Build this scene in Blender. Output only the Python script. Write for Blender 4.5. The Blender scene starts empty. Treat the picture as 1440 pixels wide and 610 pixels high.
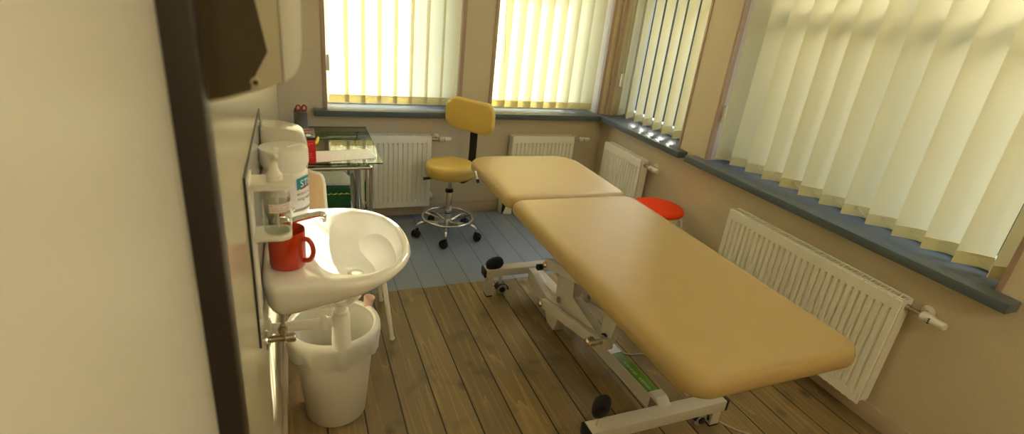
import bpy, bmesh, math, random
from mathutils import Vector, Matrix
random.seed(7)
C = bpy.context.scene.collection
PI = math.pi

# ------------------------------------------------------------------ materials
def newmat(name):
    m = bpy.data.materials.new(name); m.use_nodes = True
    nt = m.node_tree; nt.nodes.clear()
    out = nt.nodes.new('ShaderNodeOutputMaterial')
    return m, nt, out
def N(nt, typ, **kw):
    n = nt.nodes.new(typ)
    for k, v in kw.items():
        if k.startswith('i_'):
            key = k[2:]
            key = int(key) if key.isdigit() else key.replace('_', ' ')
            n.inputs[key].default_value = v
        else: setattr(n, k, v)
    return n
def L(nt, a, b): nt.links.new(a, b)
def rgba(c): return (c[0], c[1], c[2], 1.0)
def math_(nt, op, a, b=None, c=None):
    n = nt.nodes.new('ShaderNodeMath'); n.operation = op
    for i, v in enumerate((a, b, c)):
        if v is None: continue
        if isinstance(v, (int, float)): n.inputs[i].default_value = v
        else: nt.links.new(v, n.inputs[i])
    return n.outputs[0]
def mixc(nt, f, a, b, mode='MIX'):
    n = nt.nodes.new('ShaderNodeMix'); n.data_type = 'RGBA'; n.blend_type = mode
    for sock, v in ((n.inputs[0], f), (n.inputs[6], a), (n.inputs[7], b)):
        if isinstance(v, (int, float)): sock.default_value = v
        elif isinstance(v, tuple): sock.default_value = rgba(v)
        else: nt.links.new(v, sock)
    return n.outputs[2]
def pmat(name, col, rough=.5, metal=0., var=.06, scale=30., bump=0., bscale=200., coat=0., spec=.5, trans=0., ior=1.45, sub=0.):
    """principled surface with a little procedural colour variation and relief"""
    m, nt, out = newmat(name)
    p = N(nt, 'ShaderNodeBsdfPrincipled')
    p.inputs['Roughness'].default_value = rough; p.inputs['Metallic'].default_value = metal
    p.inputs['Coat Weight'].default_value = coat; p.inputs['Specular IOR Level'].default_value = spec
    p.inputs['Transmission Weight'].default_value = trans; p.inputs['IOR'].default_value = ior
    tc = N(nt, 'ShaderNodeTexCoord')
    ns = N(nt, 'ShaderNodeTexNoise', i_Scale=scale, i_Detail=4.)
    L(nt, tc.outputs['Object'], ns.inputs['Vector'])
    a = tuple(max(0, x*(1-var)) for x in col); b = tuple(min(1, x*(1+var)) for x in col)
    L(nt, mixc(nt, ns.outputs['Fac'], a, b), p.inputs['Base Color'])
    if bump:
        nb = N(nt, 'ShaderNodeTexNoise', i_Scale=bscale, i_Detail=3.)
        L(nt, tc.outputs['Object'], nb.inputs['Vector'])
        bp = N(nt, 'ShaderNodeBump', i_Strength=bump, i_Distance=.002)
        L(nt, nb.outputs['Fac'], bp.inputs['Height']); L(nt, bp.outputs[0], p.inputs['Normal'])
    L(nt, p.outputs[0], out.inputs[0])
    return m

def mat_wallpaper():
    m, nt, out = newmat('beige_textile_wallpaper')
    p = N(nt, 'ShaderNodeBsdfPrincipled', i_Roughness=.75)
    tc = N(nt, 'ShaderNodeTexCoord')
    mp = N(nt, 'ShaderNodeMapping'); mp.inputs['Scale'].default_value = (60, 60, 500); L(nt, tc.outputs['Object'], mp.inputs[0])
    n1 = N(nt, 'ShaderNodeTexNoise', i_Scale=1., i_Detail=3.); L(nt, mp.outputs[0], n1.inputs['Vector'])
    mp2 = N(nt, 'ShaderNodeMapping'); mp2.inputs['Scale'].default_value = (500, 500, 40); L(nt, tc.outputs['Object'], mp2.inputs[0])
    n2 = N(nt, 'ShaderNodeTexNoise', i_Scale=1., i_Detail=3.); L(nt, mp2.outputs[0], n2.inputs['Vector'])
    s = math_(nt, 'ADD', n1.outputs['Fac'], n2.outputs['Fac'])
    s = math_(nt, 'MULTIPLY', s, .5)
    c = mixc(nt, s, WALL_A, WALL_B)
    L(nt, c, p.inputs['Base Color'])
    bp = N(nt, 'ShaderNodeBump', i_Strength=.35, i_Distance=.001); L(nt, s, bp.inputs['Height']); L(nt, bp.outputs[0], p.inputs['Normal'])
    L(nt, p.outputs[0], out.inputs[0]); return m
WALL_A = (.50, .415, .275); WALL_B = (.78, .68, .49)

def mat_floor():
    m, nt, out = newmat('stained_floor_boards')
    p = N(nt, 'ShaderNodeBsdfPrincipled')
    tc = N(nt, 'ShaderNodeTexCoord'); sx = N(nt, 'ShaderNodeSeparateXYZ'); L(nt, tc.outputs['Object'], sx.inputs[0])
    X, Y = sx.outputs['X'], sx.outputs['Y']
    u = math_(nt, 'DIVIDE', math_(nt, 'SUBTRACT', X, .4805), .1446)
    idx = math_(nt, 'FLOOR', u); fr = math_(nt, 'SUBTRACT', u, idx)
    edge = math_(nt, 'MINIMUM', fr, math_(nt, 'SUBTRACT', 1., fr))
    groove = math_(nt, 'LESS_THAN', edge, .021)
    wn = N(nt, 'ShaderNodeTexWhiteNoise', noise_dimensions='1D'); L(nt, idx, wn.inputs['W'])
    off = math_(nt, 'MULTIPLY', wn.outputs['Value'], 37.)
    # grain space: across the board stretched, along it compressed, shifted per board
    cx = N(nt, 'ShaderNodeCombineXYZ')
    L(nt, math_(nt, 'ADD', X, off), cx.inputs['X']); L(nt, math_(nt, 'ADD', math_(nt, 'MULTIPLY', Y, .055), off), cx.inputs['Y'])
    nd = N(nt, 'ShaderNodeTexNoise', i_Scale=8., i_Detail=2., i_Distortion=.15); L(nt, cx.outputs[0], nd.inputs['Vector'])
    ph = math_(nt, 'ADD', math_(nt, 'MULTIPLY', nd.outputs['Fac'], 11.), math_(nt, 'MULTIPLY', fr, 2.))
    ring = math_(nt, 'FRACT', ph)
    ring = math_(nt, 'POWER', ring, 7.)
    nf = N(nt, 'ShaderNodeTexNoise', i_Scale=160., i_Detail=3.); L(nt, cx.outputs[0], nf.inputs['Vector'])
    nb = N(nt, 'ShaderNodeTexNoise', i_Scale=5., i_Detail=3.); L(nt, cx.outputs[0], nb.inputs['Vector'])
    # knots
    cy = N(nt, 'ShaderNodeCombineXYZ'); L(nt, math_(nt, 'ADD', math_(nt, 'MULTIPLY', X, 1.6), off), cy.inputs['X']); L(nt, Y, cy.inputs['Y'])
    vo = N(nt, 'ShaderNodeTexVoronoi', i_Scale=3.4); L(nt, cy.outputs[0], vo.inputs['Vector'])
    kn = N(nt, 'ShaderNodeMapRange', i_1=.03, i_2=.16, i_3=1., i_4=0.); L(nt, vo.outputs['Distance'], kn.inputs[0])
    base = mixc(nt, nb.outputs['Fac'], (.150, .100, .040), (.300, .215, .100))
    base = mixc(nt, math_(nt, 'MULTIPLY', nf.outputs['Fac'], .5), base, (.28, .20, .092))
    base = mixc(nt, math_(nt, 'MULTIPLY', ring, .55), base, (.50, .34, .13))
    base = mixc(nt, math_(nt, 'MULTIPLY', kn.outputs[0], .85), base, (.085, .052, .024))
    st = N(nt, 'ShaderNodeTexNoise', i_Scale=7., i_Detail=2.); L(nt, tc.outputs['Object'], st.inputs['Vector'])
    sm = N(nt, 'ShaderNodeMapRange', i_1=.56, i_2=.72, i_3=0., i_4=.55); L(nt, st.outputs['Fac'], sm.inputs[0])
    base = mixc(nt, sm.outputs[0], base, (.105, .082, .045))
    tint = math_(nt, 'ADD', .8, math_(nt, 'MULTIPLY', wn.outputs['Value'], .4))
    hs = N(nt, 'ShaderNodeHueSaturation'); L(nt, tint, hs.inputs['Value']); L(nt, base, hs.inputs['Color'])
    # blue-grey paint at the back part of the room
    bl = mixc(nt, nb.outputs['Fac'], (.235, .28, .375), (.29, .34, .445))
    bl = mixc(nt, math_(nt, 'MULTIPLY', nf.outputs['Fac'], .3), bl, (.20, .24, .31))
    lim = math_(nt, 'ADD', 2.580, math_(nt, 'MULTIPLY', wn.outputs['Value'], .012))
    painted = math_(nt, 'GREATER_THAN', Y, lim)
    col = mixc(nt, painted, hs.outputs[0], bl)
    gcol = mixc(nt, painted, (.010, .006, .003), (.06, .075, .09))
    gf = math_(nt, 'MULTIPLY', groove, math_(nt, 'SUBTRACT', 1., math_(nt, 'MULTIPLY', painted, .35)))
    col = mixc(nt, gf, col, gcol)
    L(nt, col, p.inputs['Base Color'])
    L(nt, math_(nt, 'ADD', .36, math_(nt, 'MULTIPLY', nf.outputs['Fac'], .2)), p.inputs['Roughness'])
    h = math_(nt, 'SUBTRACT', math_(nt, 'MULTIPLY', nf.outputs['Fac'], .15), groove)
    bp = N(nt, 'ShaderNodeBump', i_Strength=.5, i_Distance=.002); L(nt, h, bp.inputs['Height']); L(nt, bp.outputs[0], p.inputs['Normal'])
    L(nt, p.outputs[0], out.inputs[0]); return m

def mat_fabric(name, dcol, tcol, mix):
    """woven blind fabric: scatters light on both sides"""
    m, nt, out = newmat(name)
    tc = N(nt, 'ShaderNodeTexCoord')
    mp = N(nt, 'ShaderNodeMapping'); mp.inputs['Scale'].default_value = (900, 900, 120); L(nt, tc.outputs['Object'], mp.inputs[0])
    ns = N(nt, 'ShaderNodeTexNoise', i_Scale=1., i_Detail=2.); L(nt, mp.outputs[0], ns.inputs['Vector'])
    d = N(nt, 'ShaderNodeBsdfDiffuse'); t = N(nt, 'ShaderNodeBsdfTranslucent'); mx = N(nt, 'ShaderNodeMixShader', i_0=mix)
    f = ns.outputs['Fac']
    L(nt, mixc(nt, f, tuple(x*.92 for x in dcol), dcol), d.inputs[0]); L(nt, mixc(nt, f, tuple(x*.92 for x in tcol), tcol), t.inputs[0])
    L(nt, d.outputs[0], mx.inputs[1]); L(nt, t.outputs[0], mx.inputs[2]); L(nt, mx.outputs[0], out.inputs[0])
    return m
def mat_glass(name, tint, gloss=1.0, ior=1.5, rough=0.02):
    """clear pane: passes light straight through, reflects by Fresnel"""
    m, nt, out = newmat(name)
    t = N(nt, 'ShaderNodeBsdfTransparent'); g = N(nt, 'ShaderNodeBsdfGlossy', i_Roughness=rough)
    tc = N(nt, 'ShaderNodeTexCoord'); ns = N(nt, 'ShaderNodeTexNoise', i_Scale=3.); L(nt, tc.outputs['Object'], ns.inputs['Vector'])
    L(nt, mixc(nt, ns.outputs['Fac'], tuple(x*.985 for x in tint), tint), t.inputs[0])
    ge = N(nt, 'ShaderNodeNewGeometry'); dt = N(nt, 'ShaderNodeVectorMath', operation='DOT_PRODUCT')
    L(nt, ge.outputs['Incoming'], dt.inputs[0]); L(nt, ge.outputs['Normal'], dt.inputs[1])
    f0 = ((ior-1)/(ior+1))**2
    sch = math_(nt, 'POWER', math_(nt, 'SUBTRACT', 1., math_(nt, 'ABSOLUTE', dt.outputs['Value'])), 5.)
    fres = math_(nt, 'MINIMUM', math_(nt, 'MULTIPLY', math_(nt, 'ADD', f0, math_(nt, 'MULTIPLY', sch, 1-f0)), gloss), 1.)
    mx = N(nt, 'ShaderNodeMixShader'); L(nt, fres, mx.inputs[0])
    L(nt, t.outputs[0], mx.inputs[1]); L(nt, g.outputs[0], mx.inputs[2]); L(nt, mx.outputs[0], out.inputs[0])
    return m
def mat_print(name, paper, ink, lines, axis='Y', dens=.5):
    """paper with rows of fine illegible print"""
    m, nt, out = newmat(name)
    p = N(nt, 'ShaderNodeBsdfPrincipled', i_Roughness=.6)
    tc = N(nt, 'ShaderNodeTexCoord'); sx = N(nt, 'ShaderNodeSeparateXYZ'); L(nt, tc.outputs['Object'], sx.inputs[0])
    a = sx.outputs[axis]
    fr = math_(nt, 'FRACT', math_(nt, 'MULTIPLY', a, lines))
    row = math_(nt, 'LESS_THAN', fr, .42)
    mp = N(nt, 'ShaderNodeMapping'); sc = [260, 260, 260]; sc['XYZ'.index(axis)] = lines; mp.inputs['Scale'].default_value = sc
    L(nt, tc.outputs['Object'], mp.inputs[0])
    ns = N(nt, 'ShaderNodeTexNoise', i_Scale=1., i_Detail=1.); L(nt, mp.outputs[0], ns.inputs['Vector'])
    w = math_(nt, 'GREATER_THAN', ns.outputs['Fac'], dens)
    L(nt, mixc(nt, math_(nt, 'MULTIPLY', math_(nt, 'MULTIPLY', row, w), .75), paper, ink), p.inputs['Base Color'])
    L(nt, p.outputs[0], out.inputs[0]); return m

M = {}
M['wallpaper'] = mat_wallpaper()
M['floor'] = mat_floor()
M['left_paint'] = pmat('glossy_cream_wall_paint', (.54, .485, .335), .22, var=.03, scale=4, bump=.05, bscale=30)
M['white_paint'] = pmat('white_ceiling_paint', (.88, .86, .78), .8, var=.02)
M['sill'] = pmat('blue_grey_sill_paint', (.105, .13, .145), .28, var=.10, scale=14, bump=.05, bscale=60)
M['trimwood'] = pmat('brown_corner_trim', (.46, .33, .235), .5, var=.12, scale=40)
M['baseboard'] = pmat('beige_baseboard', (.55, .43, .30), .55, var=.08, scale=50)
M['pvc'] = pmat('white_window_frame', (.75, .75, .74), .35, var=.02)
M['dark_frame'] = pmat('dark_door_frame', (.03, .022, .018), .4, var=.1)
M['door_white'] = pmat('white_door_paint', (.75, .72, .65), .4, var=.03, scale=6)
M['pane'] = mat_glass('window_pane', (.95, .97, .97), .8)
M['slat'] = mat_fabric('cream_blind_fabric', (.82, .78, .54), (.87, .81, .50), .45)
M['hem'] = mat_fabric('cream_hem_fabric', (.85, .79, .50), (.82, .74, .42), .38)
M['bead'] = pmat('ivory_bead_chain', (.80, .77, .62), .4)
M['cord'] = pmat('grey_cord', (.42, .40, .34), .6)
M['radiator'] = pmat('white_radiator_enamel', (.91, .885, .78), .32, var=.02, coat=.2)
M['radiator_in'] = pmat('radiator_inside_shade', (.05, .042, .033), .8)  # near-black inner parts: shade between the grille bars put into the colour
M['chrome'] = pmat('chrome', (.78, .77, .74), .12, 1., var=.03)
M['brass'] = pmat('dull_nickel', (.55, .47, .36), .28, 1., var=.1)
M['steel'] = pmat('brushed_steel', (.55, .54, .51), .3, 1., var=.06, scale=80)
M['copper'] = pmat('polished_bolt', (.86, .72, .62), .12, 1., var=.04)
M['black'] = pmat('black_plastic', (.012, .012, .013), .38, var=.2)
M['rubber'] = pmat('black_rubber', (.018, .018, .018), .6, var=.2)
M['grey_plastic'] = pmat('grey_plastic', (.34, .33, .31), .45)
M['white_plastic'] = pmat('white_plastic', (.80, .78, .70), .3, var=.02)
M['trap_plastic'] = pmat('white_trap_plastic', (.78, .75, .66), .35, var=.02)
M['ceramic'] = pmat('white_glazed_ceramic', (.84, .82, .74), .07, var=.015, coat=.6)
M['enamel'] = pmat('ivory_lacquered_steel', (.62, .58, .48), .38, var=.04, coat=.1)
M['vinyl_bed'] = pmat('tan_vinyl_upholstery', (.46, .325, .125), .42, var=.05, scale=9, bump=.06, bscale=500)
M['vinyl_chair'] = pmat('yellow_vinyl_upholstery', (.70, .49, .115), .42, var=.06, scale=12, bump=.08, bscale=420)
M['seam'] = pmat('vinyl_seam', (.42, .26, .06), .6)
M['felt'] = pmat('red_orange_felt', (.95, .055, .0), .9, var=.12, scale=160, bump=.4, bscale=500)
M['stool_white'] = pmat('white_stool_lacquer', (.80, .77, .66), .35, var=.02)
M['mug'] = pmat('orange_red_glaze', (.50, .035, .004), .12, var=.06, scale=8, coat=.5)
M['panel'] = pmat('pale_grey_splash_panel', (.42, .41, .36), .15, var=.03, coat=.2)
M['panel_edge'] = pmat('dark_panel_edge', (.05, .048, .045), .4)
M['bin'] = pmat('white_bin_plastic', (.74, .71, .62), .32, var=.03, scale=8)
M['liner'] = mat_fabric('translucent_bin_liner', (.78, .76, .68), (.80, .78, .70), .5)
M['cup'] = pmat('pinkish_paper_cup', (.72, .50, .40), .6)
M['green'] = pmat('dark_green_cloth', (.008, .075, .018), .85, var=.25, scale=120, bump=.5, bscale=300)
M['gold'] = pmat('gold_thread', (.62, .48, .16), .4, .3)
M['box_red'] = pmat('red_carton', (.72, .018, .02), .4, var=.05)
M['box_dark'] = pmat('dark_carton_top', (.045, .03, .032), .35, var=.3, scale=60)
M['box_pink'] = pmat('pink_print', (.70, .25, .25), .4)
M['white_print'] = pmat('white_print', (.85, .85, .83), .5)
M['pale_red_print'] = pmat('pale_red_print', (.85, .22, .20), .5)
M['yellow'] = pmat('yellow_plastic', (.80, .60, .03), .35)
M['paper'] = mat_print('printed_sheet', (.95, .95, .93), (.55, .54, .53), 62, 'Y', .58)
M['paper_plain'] = mat_print('printed_paper_stack', (.72, .70, .68), (.40, .38, .40), 80, 'Y', .5)
M['red_handle'] = pmat('red_scissor_handle', (.42, .03, .02), .4)
M['mesh_metal'] = pmat('grey_pencil_cup', (.24, .235, .21), .45, .5, var=.25, scale=300)
M['desk_glass'] = mat_glass('greenish_desk_glass', (.80, .86, .78), 1.1)
M['glass_edge'] = mat_glass('green_glass_edge', (.16, .25, .20), .6)
M['dispenser'] = pmat('white_dispenser_cover', (.74, .72, .62), .3, var=.02)
M['dispenser_side'] = pmat('shaded_dispenser_side', (.52, .47, .31), .4, var=.03)  # side of the white housing, its shadow mixed into the base colour
M['smoke'] = pmat('smoked_dispenser_window', (.075, .055, .030), .22, var=.1)
M['soap_plastic'] = pmat('milky_soap_plastic', (.60, .57, .47), .15, var=.02, coat=.4)
M['clear'] = mat_glass('clear_bottle_plastic', (.93, .94, .92), 2.2, 1.45, .05)
M['liquid'] = mat_glass('clear_gel', (.90, .91, .88), 1.0, 1.33, .05)
M['label'] = mat_print('pink_print_label', (.80, .78, .74), (.55, .22, .28), 190, 'Z', .44)
M['tub_label'] = mat_print('tub_paper_label', (.74, .73, .70), (.35, .36, .40), 230, 'Z', .62)
M['navy'] = pmat('navy_print', (.02, .09, .18), .4)
M['teal'] = pmat('teal_print', (.02, .26, .32), .4)
M['maroon'] = pmat('dark_red_print', (.30, .03, .05), .4)
M['ink'] = pmat('dark_ink', (.06, .07, .09), .5)
M['grey_band'] = pmat('grey_print_band', (.26, .25, .23), .5)
M['green_label'] = pmat('green_sticker', (.12, .27, .015), .3, var=.08)
M['pale_print'] = pmat('pale_sticker_print', (.55, .66, .36), .4)
M['chair_shell'] = mat_fabric('translucent_cream_plastic', (.82, .72, .56), (.85, .58, .32), .42)
M['cable'] = pmat('beige_cable', (.48, .42, .30), .5)
def mat_opal():
    m, nt, out = newmat('fill_lamp_glow')
    e = N(nt, 'ShaderNodeEmission', i_Strength=2.); e.inputs[0].default_value = (1., .88, .68, 1); L(nt, e.outputs[0], out.inputs[0]); return m
M['opal'] = mat_opal()
FILL_POWER = 24.  # power of the added fill lamp
M['ground'] = pmat('outdoor_paving', (.16, .165, .17), .9, var=.3, scale=3)
M['hedge'] = pmat('dark_hedge_leaves', (.012, .022, .016), .8, var=.6, scale=14, bump=1., bscale=20)

# ------------------------------------------------------------------ mesh helpers
def bm_new(): return bmesh.new()
def box(bm, c, s, rz=0., bev=0., seg=2, rot=None):
    mt = Matrix.Translation(Vector(c))
    if rot is not None: mt = mt @ rot.to_4x4()
    elif rz: mt = mt @ Matrix.Rotation(rz, 4, 'Z')
    r = bmesh.ops.create_cube(bm, size=1., matrix=mt @ Matrix.Diagonal((s[0], s[1], s[2], 1.)))
    vs = r['verts']
    if bev:
        es = list({e for v in vs for e in v.link_edges})
        bmesh.ops.bevel(bm, geom=es, offset=bev, segments=seg, affect='EDGES', profile=.5)
    return bm
def bx(bm, x0, x1, y0, y1, z0, z1, bev=0., seg=2):
    return box(bm, ((x0+x1)/2, (y0+y1)/2, (z0+z1)/2), (x1-x0, y1-y0, z1-z0), bev=bev, seg=seg)
def bridge(bm, rings, closed=True, cap0=False, cap1=False):
    vr = [[bm.verts.new(p) for p in r] for r in rings]
    for a, b in zip(vr, vr[1:]):
        n = len(a)
        for i in range(n if closed else n-1):
            j = (i+1) % n
            try: bm.faces.new((a[i], a[j], b[j], b[i]))
            except ValueError: pass
    if cap0: bm.faces.new(list(reversed(vr[0])))
    if cap1: bm.faces.new(vr[-1])
    return vr
def tube(bm, pts, r, seg=10, caps=True, closed=False):
    pts = [Vector(p) for p in pts]; n = len(pts)
    rr = r if isinstance(r, (list, tuple)) else [r]*n
    rings = []; prev = None
    for i, p in enumerate(pts):
        if closed: t = (pts[(i+1) % n]-pts[i-1]).normalized()
        else: t = (pts[min(i+1, n-1)]-pts[max(i-1, 0)]).normalized()
        if prev is None:
            a = Vector((0, 0, 1)) if abs(t.z) < .9 else Vector((1, 0, 0))
            u = t.cross(a).normalized()
        else:
            u = (prev-t*prev.dot(t)).normalized()
        prev = u; v = t.cross(u)
        rings.append([p+(u*math.cos(2*PI*k/seg)+v*math.sin(2*PI*k/seg))*rr[i] for k in range(seg)])
    if closed: rings.append(rings[0])
    if closed:
        vr = [[bm.verts.new(p) for p in q] for q in rings[:-1]]; vr.append(vr[0])
        for a, b in zip(vr, vr[1:]):
            for i in range(seg): bm.faces.new((a[i], a[(i+1) % seg], b[(i+1) % seg], b[i]))
    else: bridge(bm, rings, True, caps, caps)
    return bm
def lathe(bm, prof, o=(0, 0, 0), axis='Z', seg=32, cap0=True, cap1=True):
    o = Vector(o)
    def P(r, z, a):
        x, y = r*math.cos(a), r*math.sin(a)
        if axis == 'Z': return o+Vector((x, y, z))
        if axis == 'X': return o+Vector((z, x, y))
        return o+Vector((y, z, x))
    bridge(bm, [[P(r, z, 2*PI*k/seg) for k in range(seg)] for r, z in prof], True, cap0, cap1)
    return bm
def prism(bm, poly, axis, d0, d1, bev=0.):
    """poly: 2-D outline; axis it is extruded along: X -> (y,z), Y -> (x,z), Z -> (x,y)"""
    def P(a, b, d):
        return {'X': (d, a, b), 'Y': (a, d, b), 'Z': (a, b, d)}[axis]
    n0 = len(bm.verts)
    vr = bridge(bm, [[P(a, b, d0) for a, b in poly], [P(a, b, d1) for a, b in poly]], True, True, True)
    if bev:
        vs = vr[0]+vr[1]
        es = list({e for v in vs for e in v.link_edges})
        bmesh.ops.bevel(bm, geom=es, offset=bev, segments=2, affect='EDGES', profile=.5)
    return bm
def smooth_path(pts, n=8, closed=False):
    P = [Vector(p) for p in pts]; out = []; m = len(P)
    rng = m if closed else m-1
    for i in range(rng):
        p0 = P[(i-1) % m] if closed or i > 0 else P[0]
        p1, p2 = P[i], P[(i+1) % m]
        p3 = P[(i+2) % m] if closed or i+2 < m else P[-1]
        for k in range(n):
            t = k/n
            out.append(.5*((2*p1)+(-p0+p2)*t+(2*p0-5*p1+4*p2-p3)*t*t+(-p0+3*p1-3*p2+p3)*t**3))
    if not closed: out.append(P[-1])
    return out
def rrect(x0, x1, y0, y1, radii, n=8):
    """rounded rectangle outline, radii for corners (x1y1, x0y1, x0y0, x1y0)"""
    out = []
    for (cx, cy, a0), r in zip(((x1, y1, 0), (x0, y1, 90), (x0, y0, 180), (x1, y0, 270)), radii):
        sx = -1 if cx == x1 else 1; sy = -1 if cy == y1 else 1
        for k in range(n+1):
            a = math.radians(a0+90*k/n)
            out.append((cx+sx*r+r*math.cos(a), cy+sy*r+r*math.sin(a)))
    return out
def obj(name, bm, m, parent=None, world=True, ang=38, kind=None, label=None):
    """link the bmesh as ONE mesh object; with world=True the coordinates are world ones"""
    bmesh.ops.recalc_face_normals(bm, faces=bm.faces)
    if parent is not None and world:
        ml = Matrix.Translation(ABS[parent.name]).inverted() if parent.name in ABS else Matrix()
        bm.transform(ml)
    me = bpy.data.meshes.new(name); bm.to_mesh(me); bm.free()
    for p in me.polygons: p.use_smooth = True
    me.set_sharp_from_angle(angle=math.radians(ang))
    ms = m if isinstance(m, list) else [m]
    for k in ms: me.materials.append(M[k])
    o = bpy.data.objects.new(name, me); C.objects.link(o)
    if parent is not None:
        o.parent = parent; ABS[o.name] = ABS.get(parent.name, Vector((0, 0, 0)))
    if kind: o['kind'] = kind
    if label: o['label'] = label
    return o
ABS = {}
def thing(name, label, cat, loc=(0, 0, 0), rz=0., group=None):
    o = bpy.data.objects.new(name, None); C.objects.link(o)
    o.empty_display_size = .05
    o.location = loc; o.rotation_euler = (0, 0, rz); ABS[o.name] = Vector(loc)
    o['label'] = label; o['category'] = cat
    if group: o['group'] = group
    return o
def single(name, bm, m, label, cat, loc, group=None, ang=38):
    bm.transform(Matrix.Translation(-Vector(loc)))
    o = obj(name, bm, m, ang=ang); o.location = loc; ABS[o.name] = Vector(loc)
    o['label'] = label; o['category'] = cat
    if group: o['group'] = group
    return o
def struct(name, bm, m, parent=None, ang=38):
    o = obj(name, bm, m, parent, ang=ang)
    if parent is None: o['kind'] = 'structure'
    return o
def copy_tree(o, parent=None):
    c = o.copy(); C.objects.link(c)
    if parent is not None: c.parent = parent
    for ch in [k for k in bpy.data.objects if k.parent == o]: copy_tree(ch, c)
    return c
def text_polys(s, size):
    """letter outlines as (verts, faces) in a plane, from the built-in font"""
    cu = bpy.data.curves.new('lettering', 'FONT'); cu.body = s; cu.size = size; cu.align_x = 'LEFT'
    ob = bpy.data.objects.new('lettering', cu); C.objects.link(ob)
    dg = bpy.context.evaluated_depsgraph_get(); dg.update()
    me = bpy.data.meshes.new_from_object(ob.evaluated_get(dg))
    vs = [v.co.copy() for v in me.vertices]; fs = [tuple(p.vertices) for p in me.polygons]
    bpy.data.objects.remove(ob); bpy.data.curves.remove(cu); bpy.data.meshes.remove(me)
    return vs, fs
def add_text(bm, s, size, fn):
    vs, fs = text_polys(s, size)
    nv = [bm.verts.new(fn(v.x, v.y)) for v in vs]
    for f in fs:
        try: bm.faces.new([nv[i] for i in f])
        except ValueError: pass

# ------------------------------------------------------------------ room constants (metres)
XL, XR, YB, YF = -.108, 2.33, 3.66, -1.6      # left, right, back, front wall faces
ZC, ZS, ZT = 2.80, .80, 2.55                   # ceiling, sill top, window head
T = .26                                        # outer wall thickness
W1 = (.190, 1.092); W2 = (1.343, 2.262)        # back windows, x range
W3 = (2.695, 3.622); W4 = (.86, 2.428)         # right windows, y range

# ------------------------------------------------------------------ shell
b = bm_new(); bx(b, XL-.3, XR+T, YF-.2, YB+T, -.12, 0.); struct('floor', b, 'floor')
b = bm_new(); bx(b, XL-.3, XR+T, YF-.2, YB+T, ZC, ZC+.1); struct('ceiling', b, 'white_paint')
b = bm_new(); bx(b, XL-.16, XL, .722, YB+T, 0, ZC); bx(b, XL-.16, XL, YF, -.34, 0, ZC); bx(b, XL-.16, XL, -.34, .722, 2.1, ZC); struct('wall_left', b, 'left_paint')
b = bm_new(); bx(b, XL-.16, XR+T, YF-.12, YF, 0, ZC); struct('wall_front', b, 'wallpaper')
b = bm_new()
bx(b, XL, XR+T, YB, YB+T, 0, ZS-.04); bx(b, XL, XR+T, YB, YB+T, ZT, ZC)
for x0, x1 in ((XL, W1[0]), (W1[1], W2[0]), (W2[1], XR+T)): bx(b, x0, x1, YB, YB+T, ZS-.04, ZT)
struct('wall_back', b, 'wallpaper')
b = bm_new()
bx(b, XR, XR+T, YF, YB, 0, ZS-.04); bx(b, XR, XR+T, YF, YB, ZT, ZC)
for y0, y1 in ((YF, W4[0]), (W4[1], W3[0]), (W3[1], YB)): bx(b, XR, XR+T, y0, y1, ZS-.04, ZT)
struct('wall_right', b, 'wallpaper')
# baseboards
b = bm_new(); bx(b, XL, XR, YB-.014, YB, 0, .086, .003); struct('baseboard_back', b, 'baseboard')
b = bm_new(); bx(b, XR-.014, XR, YF, YB-.014, 0, .086, .003); struct('baseboard_right', b, 'baseboard')
b = bm_new(); bx(b, XL, XL+.016, .76, YB-.014, 0, .09, .003); struct('baseboard_left', b, 'baseboard')
# sills
SX, SY = 2.25, 3.578
b = bm_new(); prism(b, [(.107, SY), (SX, SY), (SX, YB), (W2[1], YB), (W2[1], YB+.2), (W2[0], YB+.2), (W2[0], YB), (W1[1], YB), (W1[1], YB+.2), (W1[0], YB+.2), (W1[0], YB), (.107, YB)], 'Z', ZS-.04, ZS, .003)
struct('trim_1', b, 'sill')
b = bm_new(); prism(b, [(SX+.002, 2.60), (XR, 2.60), (XR, W3[0]), (XR+.2, W3[0]), (XR+.2, W3[1]), (XR, W3[1]), (XR, YB), (SX+.002, YB)], 'Z', ZS-.04, ZS, .003)
struct('trim_2', b, 'sill')
b = bm_new(); prism(b, [(SX, .78), (XR, .78), (XR, W4[0]), (XR+.2, W4[0]), (XR+.2, W4[1]), (XR, W4[1]), (XR, 2.53), (SX, 2.53)], 'Z', ZS-.04, ZS, .003)
struct('trim_3', b, 'sill')
# jamb corner beads
k = 4
for x in (W1[0], W1[1], W2[0], W2[1]):
    s = -1 if x in (W1[0], W2[0]) else 1
    b = bm_new(); bx(b, min(x, x+s*.022), max(x, x+s*.022), YB-.006, YB+.002, ZS, ZT, .002); bx(b, min(x-s*.004, x), max(x-s*.004, x), YB-.004, YB+.03, ZS, ZT)
    struct('trim_%d' % k, b, 'trimwood'); k += 1
for y in (W3[0], W3[1], W4[0], W4[1]):
    s = -1 if y in (W3[0], W4[0]) else 1
    b = bm_new(); bx(b, XR-.006, XR+.002, min(y, y+s*.014), max(y, y+s*.014), ZS, ZT, .002); bx(b, XR-.004, XR+.03, min(y-s*.004, y), max(y-s*.004, y), ZS, ZT)
    struct('trim_%d' % k, b, 'trimwood'); k += 1
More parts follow.
